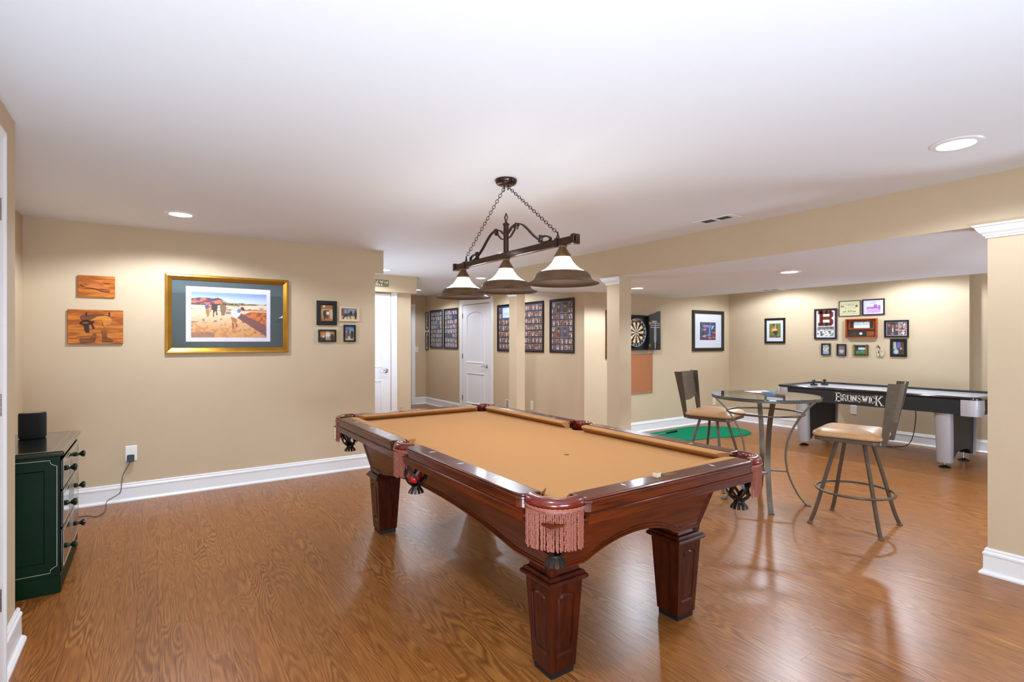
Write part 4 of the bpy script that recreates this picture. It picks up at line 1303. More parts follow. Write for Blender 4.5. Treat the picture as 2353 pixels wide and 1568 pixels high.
# ------------------------------------------------------------------ outlets, switches, wall register (x right, -y out)
SLOT = P('dark_slot', '#2a2624', 0.8)
def plate(label, loc, rz, w=0.08, h=0.125, kind='outlet', mat=None, name='wall_outlet', cat='outlet', group='electrical wall plates'):
    t = thing(name, label, cat, loc, rz, group)
    m = MB(); o_ = rrect(-w / 2, w / 2, -h / 2, h / 2, 0.006, 3)
    m.loops([[(x, y, z) for x, z in inset(o_, d)] for d, y in ((0, -0.0005), (0, -0.003), (0.004, -0.006))], 0)
    m.build('cover_plate', mat or WHITEP, t)
    if kind == 'outlet':
        for s in (-1, 1):
            f = MB(); f.loops([[(0.017 * math.cos(2 * PI * k / 20), y, s * 0.028 * h / 0.125 + 0.015 * math.sin(2 * PI * k / 20)) for k in range(20)] for y in (-0.006, -0.0075)], 0)
            r_ = f.build('receptacle', mat or WHITEP, t)
            for sx_ in (-1, 1):
                MB().box(sx_ * 0.006 - 0.0012, sx_ * 0.006 + 0.0012, -0.0082, -0.0075, s * 0.028 * h / 0.125 + 0.001, s * 0.028 * h / 0.125 + 0.008).build('slot', SLOT, r_)
    elif kind == 'switch':
        MB().box(-w * 0.22, w * 0.22, -0.0095, -0.006, -h * 0.27, h * 0.27).build('rocker', mat or WHITEP, t, bevel=0.002)
    return t
plate('white duplex outlet with a black plug above the left baseboard', (-0.157, 5.79, 0.418), 0, 0.086, 0.137)
plate('ivory outlet low on the left wall behind the pool table corner', (1.665, 5.79, 0.420), 0, 0.075, 0.125, mat=IVORY)
plate('ivory outlet low on the gallery wall under the middle collage', (5.12, 6.906, 0.367), R(-90), 0.085, 0.145, mat=IVORY)
plate('ivory outlet on the wall behind the far stool', (8.19, 5.65, 0.36), 0, 0.085, 0.137, mat=IVORY)
plate('white outlet on the far wall under the air hockey table', (8.62, 3.594, 0.395), R(-90), 0.088, 0.135)
plate('ivory light switch at the end of the hall', (4.893, 10.95, 1.23), 0, 0.078, 0.127, 'switch', IVORY, 'light_switch', 'switch')
rg_ = thing('wall_register', 'small white louvred register low on the gallery wall', 'vent', (5.12, 7.63, 0.31), R(-90))
m = MB(); m.box(-0.06, 0.06, -0.004, -0.0005, -0.08, 0.085); m.build('frame', WHITEP, rg_, bevel=0.001)
for k in range(7):
    MB().box(-0.042, 0.042, -0.0052, -0.004, -0.065 + k * 0.021, -0.055 + k * 0.021).build('slot', SLOT, rg_)
# plug-in adapter and its cord
ad = thing('power_adapter', 'black plug adapter with a thin cord in the left wall outlet', 'adapter', (-0.159, 5.782, 0.378))
m = MB(); o_ = rrect(-0.026, 0.026, -0.030, 0.030, 0.009, 4)
m.loops([[(x, y, z) for x, z in inset(o_, d)] for d, y in ((0, -0.0005), (0, -0.030), (0.004, -0.036))], 0)
m.build('housing', BLACK, ad)
cp = [(0, -0.02, -0.028), (-0.015, -0.022, -0.06), (-0.055, -0.026, -0.14), (-0.064, -0.032, -0.20), (-0.068, -0.035, -0.262), (-0.085, -0.038, -0.300), (-0.165, -0.060, -0.345), (-0.165, -0.165, -0.3725), (-0.175, -0.32, -0.3725), (-0.215, -0.40, -0.3725), (-0.262, -0.35, -0.3725), (-0.33, -0.33, -0.3725), (-0.50, -0.33, -0.3725)]
MB().tube(bez(cp, 6), 0.0028, 6).build('cord', BLACK, ad)
# ------------------------------------------------------------------ pictures (x right, z up, -y out of the wall)
def smooth01(a, b_, t):
    t = max(0.0, min(1.0, (t - a) / (b_ - a))) if b_ != a else float(t >= a)
    return t * t * (3 - 2 * t)
def vnoise(x, y, seed=0):
    def h(i, j):
        n = (i * 374761393 + j * 668265263 + seed * 1442695041) & 0xffffffff
        n = ((n ^ (n >> 13)) * 1274126177) & 0xffffffff
        return ((n ^ (n >> 16)) & 0xffff) / 65535.0
    i, j = math.floor(x), math.floor(y); fx, fy = x - i, y - j
    fx, fy = fx * fx * (3 - 2 * fx), fy * fy * (3 - 2 * fy)
    return (h(i, j) * (1 - fx) + h(i + 1, j) * fx) * (1 - fy) + (h(i, j + 1) * (1 - fx) + h(i + 1, j + 1) * fx) * fy
def mixc(a, b_, t): return tuple(a[k] * (1 - t) + b_[k] * t for k in range(3))
def C(h): return S(h)[:3]
def inpoly(x, y, poly):
    r_ = False; n = len(poly)
    for i in range(n):
        (x1, y1), (x2, y2) = poly[i], poly[i - 1]
        if (y1 > y) != (y2 > y) and x < (x2 - x1) * (y - y1) / (y2 - y1) + x1: r_ = not r_
    return r_
def ell(u, v, cu, cv, ru, rv): return ((u - cu) / ru) ** 2 + ((v - cv) / rv) ** 2 < 1
def print_obj(name, x0, x1, z0, z1, y, fn, nu, nv, parent, mat=None):
    """flat print: a fine grid whose vertices carry the ink colour fn(u, v)"""
    me = bpy.data.meshes.new(name)
    vs_ = [(x0 + (x1 - x0) * i / nu, y, z0 + (z1 - z0) * j / nv) for j in range(nv + 1) for i in range(nu + 1)]
    fs = [(j * (nu + 1) + i, j * (nu + 1) + i + 1, (j + 1) * (nu + 1) + i + 1, (j + 1) * (nu + 1) + i) for j in range(nv) for i in range(nu)]
    me.from_pydata(vs_, [], fs)
    at = me.attributes.new('ink', 'FLOAT_COLOR', 'POINT')
    dat = []
    for j in range(nv + 1):
        for i in range(nu + 1):
            c_ = fn(i / nu, j / nv); dat += [c_[0], c_[1], c_[2], 1.0]
    at.data.foreach_set('color', dat)
    me.materials.append(mat or PRINT)
    o = bpy.data.objects.new(name, me); COL.objects.link(o); o.parent = parent
    return o
def frame_bars(w, h, fw, depth, prof=None):
    """mitred frame; prof: (distance from the outer edge inwards, height off the wall)"""
    prof = prof or [(0.0, 0.0), (0.0, depth * 0.85), (fw * 0.12, depth), (fw * 0.8, depth), (fw, depth * 0.7), (fw, 0.0)]
    mb = MB()
    mb.loops([[(sx * (w / 2 - d), -z, sz * (h / 2 - d)) for sx, sz in ((-1, -1), (1, -1), (1, 1), (-1, 1))] for d, z in prof], 0, False, True, False, False)
    return mb
FRB = P('black_frame', '#0a0a0c', 0.3, coat=0.2)
FRN = P('navy_black_frame', '#0c1020', 0.3, coat=0.2)
MATW = P('white_mat_board', '#dfe0ec', 0.7)
def picture(label, wall_, u0, u1, z0, z1, fw, fn, mats=FRB, margin=(0, 0, 0, 0), mat_col=None, res=(24, 24), depth=0.02, name='framed_picture', cat='picture', group=None, prof=None, pane=True, tilt=0.0):
    """wall_: ('y', 5.79) or ('x', 5.12); u0..u1 left to right as seen; margin = mat board left, right, bottom, top"""
    ax, cst = wall_
    w, h = abs(u1 - u0), z1 - z0
    cu, cz = (u0 + u1) / 2, (z0 + z1) / 2
    loc, rz = ((cu, cst - 0.0008, cz), 0.0) if ax == 'y' else ((cst - 0.0008, cu, cz), R(-90))
    t = thing(name, label, cat, loc, rz, group)
    t.rotation_euler = (0, tilt, rz) if tilt else (0, 0, rz)
    frame_bars(w, h, fw, depth, prof).build('frame', mats, t)
    iw, ih = w / 2 - fw, h / 2 - fw
    if mat_col is not None:
        MB().box(-iw - 0.002, iw + 0.002, -0.004, 0.0, -ih - 0.002, ih + 0.002).build('mat_board', mat_col, t)
    else:
        MB().box(-iw - 0.002, iw + 0.002, -0.004, 0.0, -ih - 0.002, ih + 0.002).build('backing', FRB, t)
    ml, mr, mb_, mt = margin
    if fn: print_obj('print', -iw + ml, iw - mr, -ih + mb_, ih - mt, -0.0046, fn, res[0], res[1], t)
    if pane: MB().box(-iw - 0.001, iw + 0.001, -0.0078, -0.0070, -ih - 0.001, ih + 0.001).build('glass', PANE, t)
    return t

# --- the large western golf print
def western(u, v):
    n1, n2 = vnoise(u * 30, v * 24, 1), vnoise(u * 80, v * 60, 2)
    ridge = 0.845 + 0.02 * math.sin(u * 5) + 0.03 * vnoise(u * 14, 0, 3) - 0.09 * smooth01(0.32, 0.5, u) + 0.015 * smooth01(0.5, 0.7, u)
    sandline = 0.715 + 0.03 * smooth01(0.5, 1.0, u)
    if v > ridge: c = mixc(C('#c9d6f2'), C('#7c9bd6'), smooth01(0.8, 1.0, v))
    elif v > sandline:
        if u < 0.40:
            c = mixc(C('#e0774c'), C('#6a3f66'), smooth01(0.42, 0.62, vnoise(u * 22, v * 34, 4)))
            if v > ridge - 0.03 or v < sandline + 0.035: c = mixc(c, C('#3a3a34'), 0.75 * smooth01(0.25, 0.55, n1) + 0.2)
        else:
            c = mixc(C('#a07560'), C('#6e5a56'), smooth01(0.35, 0.65, n1))
            if v > ridge - 0.045: c = mixc(c, C('#b39a6a'), 0.7)
            if v < sandline + 0.05: c = mixc(c, C('#3c3a2e'), 0.6 * smooth01(0.3, 0.6, n1) + 0.25)
    else:
        c = mixc(C('#efd2b0'), C('#d89a5a'), smooth01(0.62, 0.1, v))
        c = mixc(c, C('#b8672e'), 0.55 * smooth01(0.55, 0.8, n1) * smooth01(0.6, 0.1, v))
        if v < 0.12 and u < 0.3: c = mixc(c, C('#7a4a52'), 0.6)
        # banks on the right
        if u > 0.45 and 0.60 < v < 0.65 - 0.02 * n1: c = mixc(c, C('#b5552c'), 0.85)
        bank = 0.60 - 0.02 * n1
        if u > 0.66 and 0.30 + 0.12 * (1 - u) < v < bank * (0.9 + 0.1 * smooth01(0.66, 0.8, u)): c = mixc(C('#d8722a'), C('#a34a1e'), smooth01(0.4, 0.7, n1))
        sh_top = 0.56 - 0.75 * max(0.0, u - 0.62)
        if u > 0.50 and 0.60 - 1.05 * (u - 0.45) < v < sh_top + 0.02 * n2: c = mixc(C('#6a4a52'), C('#8a4a38'), n1)
        if u > 0.44 and 0.52 < v < 0.585 and u < 0.62: c = mixc(c, C('#7a6672'), 0.8)
        if vnoise(u * 13, v * 40, 9) > 0.86: c = mixc(c, C('#4a3026'), 0.6)
    # horses and the standing rider
    if inpoly(u, v, [(0.25, 0.74), (0.34, 0.73), (0.33, 0.60), (0.335, 0.50), (0.32, 0.49), (0.315, 0.58), (0.295, 0.58), (0.29, 0.46), (0.278, 0.46), (0.275, 0.60), (0.25, 0.62)]): c = C('#4a2c2c')
    if inpoly(u, v, [(0.37, 0.74), (0.44, 0.73), (0.45, 0.64), (0.43, 0.50), (0.415, 0.49), (0.40, 0.50), (0.385, 0.50), (0.37, 0.63)]): c = C('#8a6a4e')
    if inpoly(u, v, [(0.23, 0.72), (0.26, 0.73), (0.255, 0.58), (0.24, 0.56)]): c = C('#c98a52')
    if inpoly(u, v, [(0.17, 0.70), (0.22, 0.73), (0.24, 0.66), (0.20, 0.63), (0.18, 0.62)]): c = C('#5a5690')
    if inpoly(u, v, [(0.18, 0.63), (0.225, 0.65), (0.235, 0.56), (0.22, 0.46), (0.20, 0.46), (0.185, 0.55)]): c = C('#b07a40')
    if ell(u, v, 0.223, 0.745, 0.014, 0.022): c = C('#c97a4a')
    # the stooping golfer
    if inpoly(u, v, [(0.51, 0.46), (0.56, 0.47), (0.60, 0.40), (0.585, 0.32), (0.565, 0.30), (0.55, 0.36), (0.535, 0.30), (0.525, 0.36)]): c = C('#b5722c')
    if inpoly(u, v, [(0.525, 0.33), (0.55, 0.33), (0.55, 0.20), (0.53, 0.19)]) or inpoly(u, v, [(0.575, 0.32), (0.60, 0.31), (0.59, 0.22), (0.575, 0.22)]): c = C('#a03a20')
    if inpoly(u, v, [(0.515, 0.50), (0.51, 0.60), (0.55, 0.65), (0.61, 0.64), (0.65, 0.56), (0.62, 0.48), (0.58, 0.43), (0.54, 0.46)]): c = mixc(C('#efe6cf'), C('#b6aee0'), 0.5 * n1)
    if inpoly(u, v, [(0.59, 0.62), (0.62, 0.67), (0.65, 0.60), (0.63, 0.56), (0.60, 0.57)]): c = C('#4a86c0')
    if ell(u, v, 0.655, 0.63, 0.018, 0.03): c = C('#b06a48')
    if inpoly(u, v, [(0.635, 0.66), (0.66, 0.705), (0.685, 0.68), (0.70, 0.60), (0.675, 0.62)]): c = C('#4a2a20')
    if abs(u - 0.556) < 0.004 and 0.64 < v < 0.83: c = C('#c8b8a0')
    return c
GOLD = P('gold_frame', '#b98732', 0.3, metal=0.85, noise=0.12, nscale=8)
PAPERL = P('print_paper', '#e2dcec', 0.55)
gw, gh = 1.062, 0.74
gp = [(0.0, 0.0), (0.0, 0.020), (0.006, 0.030), (0.020, 0.032), (0.046, 0.018), (0.052, 0.014), (0.054, 0.0)]
t = picture('large gold framed western golf scene on a dark green mat', ('y', 5.79), 0.095, 1.157, 1.304, 2.044, 0.054, None, mats=GOLD, mat_col=P('dark_teal_mat', '#3a4a4c', 0.7), prof=gp)
MB().box(-0.368, 0.360, -0.0052, -0.004, -0.260, 0.262).build('print_sheet', PAPERL, t)
print_obj('print', -0.326, 0.324, -0.221, 0.213, -0.0056, western, 150, 100, t)

# --- small frames at the right of the gold one
def room_photo(u, v):
    c = mixc(C('#b06a3c'), C('#c9a070'), smooth01(0.0, 0.6, v)) if v < 0.75 else C('#a8693f')
    if v < 0.14: c = C('#b5662c')
    if 0.3 < u < 0.72 and 0.2 < v < 0.68: c = C('#2c241e')
    if u > 0.78 and 0.15 < v < 0.7: c = C('#d9c296')
    if ell(u, v, 0.27, 0.92, 0.09, 0.05): c = C('#fff3e0')
    if inpoly(u, v, [(0.2, 0.62), (0.38, 0.62), (0.40, 0.35), (0.33, 0.10), (0.25, 0.10), (0.22, 0.35)]): c = C('#2a2626')
    if inpoly(u, v, [(0.48, 0.6), (0.68, 0.6), (0.68, 0.42), (0.48, 0.42)]): c = C('#e8e2de')
    if inpoly(u, v, [(0.48, 0.42), (0.68, 0.42), (0.66, 0.15), (0.5, 0.15)]): c = C('#7a3a3c')
    return c
def beach_photo(u, v):
    c = C('#8aa0c0') if v > 0.6 else C('#d9c6a8') if v < 0.3 else C('#6a4e34')
    if u < 0.2 and v > 0.55: c = C('#7a5a6a')
    if abs(u - 0.38) < 0.03: c = C('#2a3038')
    if inpoly(u, v, [(0.05, 0.05), (0.25, 0.5), (0.55, 0.4), (0.65, 0.1), (0.6, 0.02), (0.5, 0.3), (0.25, 0.25), (0.15, 0.02)]): c = C('#3a3024')
    if ell(u, v, 0.62, 0.6, 0.09, 0.22) or ell(u, v, 0.92, 0.45, 0.08, 0.42): c = C('#24201e')
    if ell(u, v, 0.78, 0.5, 0.05, 0.12): c = C('#b5522c')
    return c
def indoor_photo(u, v):
    c = C('#c9804a') if u < 0.4 else C('#e0d4bc') if u < 0.66 else C('#c08a60')
    if v < 0.12: c = C('#b57a4a')
    if ell(u, v, 0.22, 0.2, 0.2, 0.26): c = C('#1c1616')
    if ell(u, v, 0.22, 0.42, 0.09, 0.12): c = C('#d8c8cc')
    if ell(u, v, 0.85, 0.3, 0.13, 0.45): c = C('#241a16')
    if ell(u, v, 0.86, 0.8, 0.07, 0.12): c = C('#c98a68')
    if 0.45 < u < 0.7 and 0.1 < v < 0.4 and math.sin(u * 90) > 0: c = C('#3a2a22')
    return c
def street_photo(u, v):
    c = mixc(C('#7ab0dc'), C('#3a78b8'), smooth01(0.7, 1, v)) if v > 0.68 else C('#c8b898')
    if u < 0.55 and 0.3 < v < 0.82: c = C('#6a6a70') if vnoise(u * 9, v * 12, 5) > 0.5 else C('#3a3438')
    if ell(u, v, 0.15, 0.6, 0.12, 0.16): c = C('#b08a90')
    if ell(u, v, 0.78, 0.4, 0.2, 0.32): c = C('#34342c')
    if ell(u, v, 0.18, 0.3, 0.16, 0.22): c = C('#6a6a7c')
    return c
PIN = P('pale_pine_frame', '#d9bf9c', 0.45)
G1 = 'small framed photos on the left wall'
picture('wide black frame around an upright photo of two people indoors', ('y', 5.79), 1.439, 1.651, 1.590, 1.850, 0.044, room_photo, res=(18, 26), group=G1)
picture('pale wooden frame with a landscape photo of figures outdoors', ('y', 5.79), 1.677, 1.892, 1.635, 1.796, 0.022, beach_photo, mats=PIN, res=(26, 18), group=G1)
picture('small black landscape frame below the wide black one', ('y', 5.79), 1.457, 1.644, 1.409, 1.542, 0.018, indoor_photo, res=(26, 18), group=G1)
picture('small black upright frame with a blue sky photo', ('y', 5.79), 1.724, 1.856, 1.410, 1.597, 0.018, street_photo, res=(18, 26), group=G1)

# --- carved wooden plaques
PLQ = wood('carved_oak', '#7d3608', '#cf7a26', 0, 0.45, across=60, along=3, rings=22, contrast=0.9)
CARVE = P('carved_dark_stain', '#2a130a', 0.6)
CARVEB = wood('carved_brown', '#4a2410', '#8a5226', 0, 0.5)
def relief(mb, poly, y0, y1): mb.prism(poly, y0, y1, fn=lambda a, b_, c_: (a, c_, b_))
pq = thing('carved_plaque', 'small orange wooden plaque carved with a flying duck', 'plaque', (-0.398, 5.7895, 1.890), 0, 'carved plaques on the left wall')
MB().box(-0.127, 0.127, -0.020, 0, -0.0925, 0.0925).build('board', PLQ, pq, bevel=0.003)
du = MB(); relief(du, [(-0.108, 0.010), (-0.075, 0.0), (-0.04, 0.022), (0.0, 0.035), (0.03, 0.032), (0.045, 0.050), (0.06, 0.052), (0.070, 0.040), (0.095, 0.034), (0.07, 0.030), (0.05, 0.028), (0.042, 0.010), (0.07, 0.0), (0.096, -0.030), (0.092, -0.044), (0.06, -0.046), (0.03, -0.040), (0.0, -0.022), (-0.05, -0.014), (-0.07, -0.016), (-0.10, -0.030), (-0.082, -0.012)], -0.020, -0.0245)
du.build('duck_relief', wood('carved_duck', '#8a3f12', '#c47436', 0, 0.5), pq, bevel=0.0012)
ln = MB()
for a, b_ in (((-0.108, 0.012), (-0.07, -0.012)), ((-0.07, -0.013), (-0.02, -0.016)), ((-0.02, -0.016), (0.04, -0.040)), ((0.048, 0.028), (0.094, 0.032)), ((0.04, -0.04), (0.09, -0.044))):
    ln.tube([(a[0], -0.0245, a[1]), (b_[0], -0.0245, b_[1])], 0.0018, 5)
for k in range(7): ln.tube([(0.02 + 0.010 * k, -0.0247, -0.008 - 0.003 * k), (0.034 + 0.009 * k, -0.0247, -0.042)], 0.0009, 4)
tag(ln.build('carved_lines', CARVE, pq), kind='stuff')
pq = thing('carved_plaque', 'larger orange wooden plaque carved with boots and a gun belt', 'plaque', (-0.4025, 5.7895, 1.541), 0, 'carved plaques on the left wall')
MB().box(-0.1885, 0.1885, -0.020, 0, -0.1475, 0.1475).build('board', PLQ, pq, bevel=0.003)
m = MB(); relief(m, [(-0.045, 0.055), (0.01, 0.100), (0.05, 0.105), (0.10, 0.088), (0.112, 0.05), (0.10, 0.02), (0.075, 0.015), (0.065, -0.005), (0.048, 0.018), (0.04, 0.062), (0.0, 0.058)], -0.020, -0.025); m.build('saddlebag', wood('carved_light', '#a8601c', '#d98e3a', 0, 0.5), pq, bevel=0.001)
m = MB(); relief(m, [(-0.10, 0.095), (-0.085, 0.105), (-0.06, 0.10), (-0.02, 0.112), (0.05, 0.110), (0.085, 0.104), (0.05, 0.096), (0.01, 0.090), (-0.03, 0.062), (-0.085, 0.058), (-0.102, 0.072)], -0.020, -0.0255); m.build('belt', CARVEB, pq, bevel=0.001)
m = MB(); relief(m, [(-0.082, 0.02), (-0.045, 0.025), (-0.045, -0.020), (-0.042, -0.048), (-0.066, -0.050), (-0.075, -0.02)], -0.020, -0.026); m.build('holster', CARVE, pq, bevel=0.001)
m = MB(); m.tube(bez([(-0.10 + 0.001, -0.024, 0.038), (-0.07, -0.024, 0.054), (-0.035, -0.024, 0.044), (-0.035, -0.024, 0.032), (-0.07, -0.024, 0.020), (-0.098, -0.024, 0.028)], 5, True), 0.006, 6, closed=True); m.build('belt_loop', CARVE, pq)
m = MB(); m.tube([(-0.035, -0.024, 0.034), (-0.012, -0.024, 0.046)], 0.007, 6); m.build('pistol_grip', CARVE, pq)
m = MB(); m.tube([(-0.030, -0.024, 0.030), (-0.012, -0.024, -0.012)], 0.005, 6); m.build('strap', CARVE, pq)
for pz in ((-0.064, 0.100), (0.092, 0.105)):
    m = MB(); m.tube([(pz[0], -0.022, pz[1] - 0.016), (pz[0], -0.022, pz[1] + 0.022)], 0.005, 6); m.build('peg', CARVE, pq)
m = MB(); relief(m, [(-0.105, -0.10), (-0.03, -0.098), (-0.02, -0.062), (-0.008, -0.052), (0.004, -0.070), (0.0, -0.10), (-0.008, -0.132), (-0.10, -0.132), (-0.108, -0.118)], -0.020, -0.0255); m.build('fallen_boot', CARVEB, pq, bevel=0.001)
m = MB(); relief(m, [(0.038, -0.030), (0.076, -0.024), (0.075, -0.085), (0.10, -0.098), (0.120, -0.112), (0.116, -0.126), (0.055, -0.130), (0.044, -0.126), (0.046, -0.085)], -0.020, -0.0255); m.build('standing_boot', CARVEB, pq, bevel=0.001)

# --- gallery wall: portraits and photo collages
def portrait(a, b_):
    def f(u, v):
        c = C('#5a5248')
        if ell(u, v, 0.5, 0.62, 0.22, 0.2): c = C(a)
        if ell(u, v, 0.5, 0.75, 0.24, 0.12): c = C('#241a16')
        if ell(u, v, 0.5, 0.08, 0.42, 0.36): c = C(b_)
        return c
    return f
picture('narrow black framed portrait, upper one of the pair in the hall', ('x', 5.12), 11.05 - 0.115, 10.80, 1.67, 2.066, 0.018, portrait('#b08a6a', '#4a4038'), mat_col=MATW, margin=(0.03, 0.03, 0.05, 0.05), res=(10, 18), group='portraits in the hall')
picture('narrow black framed portrait, lower one of the pair in the hall', ('x', 5.12), 11.05 - 0.115, 10.80, 1.22, 1.615, 0.018, portrait('#8a8078', '#3a3a3c'), mat_col=MATW, margin=(0.03, 0.03, 0.05, 0.05), res=(10, 18), group='portraits in the hall')
def snap(seed, pal):
    rnd = random.Random(seed)
    base, dark, skin, lightc = pal
    hx, hy = rnd.uniform(0.35, 0.65), rnd.uniform(0.5, 0.72)
    h2 = rnd.random() > 0.5
    def f(u, v):
        c = mixc(base, lightc, smooth01(0.3, 0.8, vnoise(u * 3 + seed, v * 3, seed)))
        if v > 0.7 and seed % 3 == 0: c = mixc(c, dark, 0.6)
        for k, (cx_, cy_) in enumerate(((hx, hy), (hx - 0.28, hy - 0.1)) if h2 else ((hx, hy),)):
            if ell(u, v, cx_, cy_ - 0.38, 0.22, 0.36): c = lightc if (seed + k) % 2 else dark
            if ell(u, v, cx_, cy_, 0.13, 0.13): c = skin
            if ell(u, v, cx_, cy_ + 0.10, 0.14, 0.07): c = dark
        if u < 0.06 or u > 0.94 or v < 0.05 or v > 0.95: c = mixc(c, C('#e0d6cc'), 0.7)
        return c
    return f
WARM = (C('#8a3f20'), C('#34100a'), C('#c98860'), C('#dfc0aa'))
GREY = (C('#7a7672'), C('#34323a'), C('#a89a90'), C('#c4c0c0'))
PINK = (C('#a8788a'), C('#4a3444'), C('#d0a090'), C('#d8c8d4'))
snap_cache = {}
def snap_mesh(pal_name, k, parent):
    key = (pal_name, k)
    if key not in snap_cache:
        pal = {'w': WARM, 'g': GREY, 'p': PINK}[pal_name]
        snap_cache[key] = print_obj('photo', -0.5, 0.5, -0.5, 0.5, 0.0, snap(k * 7 + len(snap_cache), pal), 9, 12, parent)
        return snap_cache[key]
    return inst(snap_cache[key], parent)
NAVY = P('navy_backing', '#262b48', 0.6)
def collage(label, y_left, y_right, z0, z1, cols, rows, pal, seedv, skip=(), big=(), fw=0.024, jitter=0.0):
    t = picture(label, ('x', 5.12), y_left, y_right, z0, z1, fw, None, mats=FRB, mat_col=NAVY, name='photo_collage', cat='collage', group='photo collages on the gallery wall', pane=True)
    w, h = y_left - y_right - 2 * fw - 0.03, z1 - z0 - 2 * fw - 0.03
    rnd = random.Random(seedv)
    cw, ch = w / cols, h / rows
    for r_ in range(rows):
        for c_ in range(cols):
            if (c_, r_) in skip: continue
            o = snap_mesh(rnd.choice(pal), rnd.randrange(7), t)
            o.location = (-w / 2 + cw * (c_ + 0.5) + rnd.uniform(-jitter, jitter), -0.0044 - 0.0003 * rnd.random(), -h / 2 + ch * (r_ + 0.5) + rnd.uniform(-jitter, jitter))
            o.scale = (cw * rnd.uniform(0.66, 0.84), 1, ch * rnd.uniform(0.66, 0.82))
    for (c_, r_, nc, nr, fn) in big:
        x0 = -w / 2 + cw * c_; z0_ = -h / 2 + ch * r_
        print_obj('photo', x0 + 0.008, x0 + cw * nc - 0.008, z0_ + 0.008, z0_ + ch * nr - 0.008, -0.0049, fn, 16, 20, t)
    return t
def big_portrait(shirt, bg='#3c3c40'):
    def f(u, v):
        c = C(bg)
        if ell(u, v, 0.5, 0.10, 0.38, 0.38): c = C(shirt)
        if ell(u, v, 0.5, 0.62, 0.17, 0.17): c = C('#c08a6a')
        if ell(u, v, 0.5, 0.77, 0.18, 0.08): c = C('#2a1c16')
        if u < 0.06 or u > 0.94 or v < 0.05 or v > 0.95: c = C('#c8b8a8')
        return c
    return f
def certificate(u, v):
    if u < 0.08 or u > 0.92 or v < 0.07 or v > 0.93: return C('#4a78d8')
    if 0.2 < u < 0.8 and math.sin(v * 46) > 0.75: return C('#a8bce8')
    return C('#dfe8fa')
collage('grey toned photo collage, left one beside the arched door', 10.715, 10.10, 1.258, 2.095, 5, 8, 'g', 11, skip=((3, 4), (3, 5)), jitter=0.006)
collage('mixed photo collage hung directly beside the arched door frame', 10.036, 9.42, 1.255, 2.096, 5, 8, 'ppgw', 12, skip=((0, 2), (1, 2), (3, 6), (4, 6), (2, 2)), jitter=0.008)
collage('wide warm photo collage partly hidden by the hall column', 7.939, 6.591, 1.236, 2.060, 13, 7, 'w', 13, skip=((1, 5), (2, 5), (3, 5), (1, 6), (2, 6), (3, 6)), big=((1.0, 5.0, 3.0, 2.0, certificate),))
collage('tall photo collage with four large portraits near the corner', 6.431, 5.858, 1.239, 2.060, 5, 8, 'wwp', 14, skip=((1, 6), (2, 6), (3, 6), (1, 7), (2, 7), (3, 7), (1, 2), (2, 2), (3, 2), (1, 3), (2, 3), (3, 3)), big=((1.0, 6.0, 1.5, 2.0, big_portrait('#2a2426')), (2.5, 6.0, 1.5, 2.0, big_portrait('#4a3020')), (1.0, 2.0, 1.5, 2.0, big_portrait('#7a3026', '#4a4c50')), (2.5, 2.0, 1.5, 2.0, big_portrait('#3c4468', '#4a506c'))))

# --- dartboard wall
o = picture('brown wooden frame edge showing left of the middle column', ('y', 5.65), 5.535, 5.83, 1.16, 1.88, 0.05, None, mats=wood('walnut_frame', '#3a2110', '#6a4222', 2), mat_col=P('brown_board', '#6a4a30', 0.6), depth=0.03, group=None)
dc = thing('dartboard_cabinet', 'black dartboard cabinet with its right door open showing a scoreboard', 'dartboard', (6.15, 5.6495, 1.55))
CAB = P('cabinet_black', '#0a0a0b', 0.5)
cb = MB()
cb.box(-0.262, 0.262, -0.012, 0, -0.272, 0.268)
for a, b_, c_, d_ in ((-0.262, -0.250, -0.272, 0.268), (0.250, 0.262, -0.272, 0.268), (-0.250, 0.250, -0.272, -0.260), (-0.250, 0.250, 0.256, 0.268)): cb.box(a, b_, -0.055, -0.012, c_, d_)
cb.build('cabinet', CAB, dc)
SIS = [P('sisal_black', '#141312', 0.9), P('sisal_cream', '#d6c2a0', 0.9), P('sisal_red', '#c4201c', 0.9), P('sisal_green', '#137a3a', 0.9)]
db = MB()
rads = [(0.0, 0.007), (0.007, 0.016), (0.016, 0.099), (0.099, 0.107), (0.107, 0.162), (0.162, 0.170), (0.170, 0.222)]
def ringf(r0, r1, k0, k1, mat):
    n = 3
    for i in range(n):
        a, b_ = k0 + (k1 - k0) * i / n, k0 + (k1 - k0) * (i + 1) / n
        P4 = [(r0 * math.sin(a), -0.045, r0 * math.cos(a)), (r1 * math.sin(a), -0.045, r1 * math.cos(a)), (r1 * math.sin(b_), -0.045, r1 * math.cos(b_)), (r0 * math.sin(b_), -0.045, r0 * math.cos(b_))]
        db.add(P4, [(0, 1, 2, 3)] if r0 > 0 else [(0, 1, 2)], mat)
for s in range(20):
    k0, k1 = R(18 * s - 9), R(18 * s + 9)
    e = s % 2
    for j, (r0, r1) in enumerate(rads):
        mt = {0: 2, 1: 3, 6: 0}.get(j)
        if mt is None: mt = (2 + e if j in (3, 5) else e)
        if j in (3, 5): mt = 2 if e == 0 else 3
        ringf(r0, r1, k0, k1, mt)
rim = [[(r_ * math.sin(2 * PI * k / 60), y, r_ * math.cos(2 * PI * k / 60)) for k in range(60)] for r_, y in ((0.222, -0.045), (0.225, -0.043), (0.225, -0.012))]
db.loops(rim, 0, True, True, False, True)
dbo = db.build('dartboard', SIS, dc)
WIRE = P('white_wire', '#d8dadf', 0.4)
MB().tube([(0.214 * math.sin(2 * PI * k / 60), -0.047, 0.214 * math.cos(2 * PI * k / 60)) for k in range(60)], 0.0022, 5, closed=True).build('number_ring', WIRE, dbo)
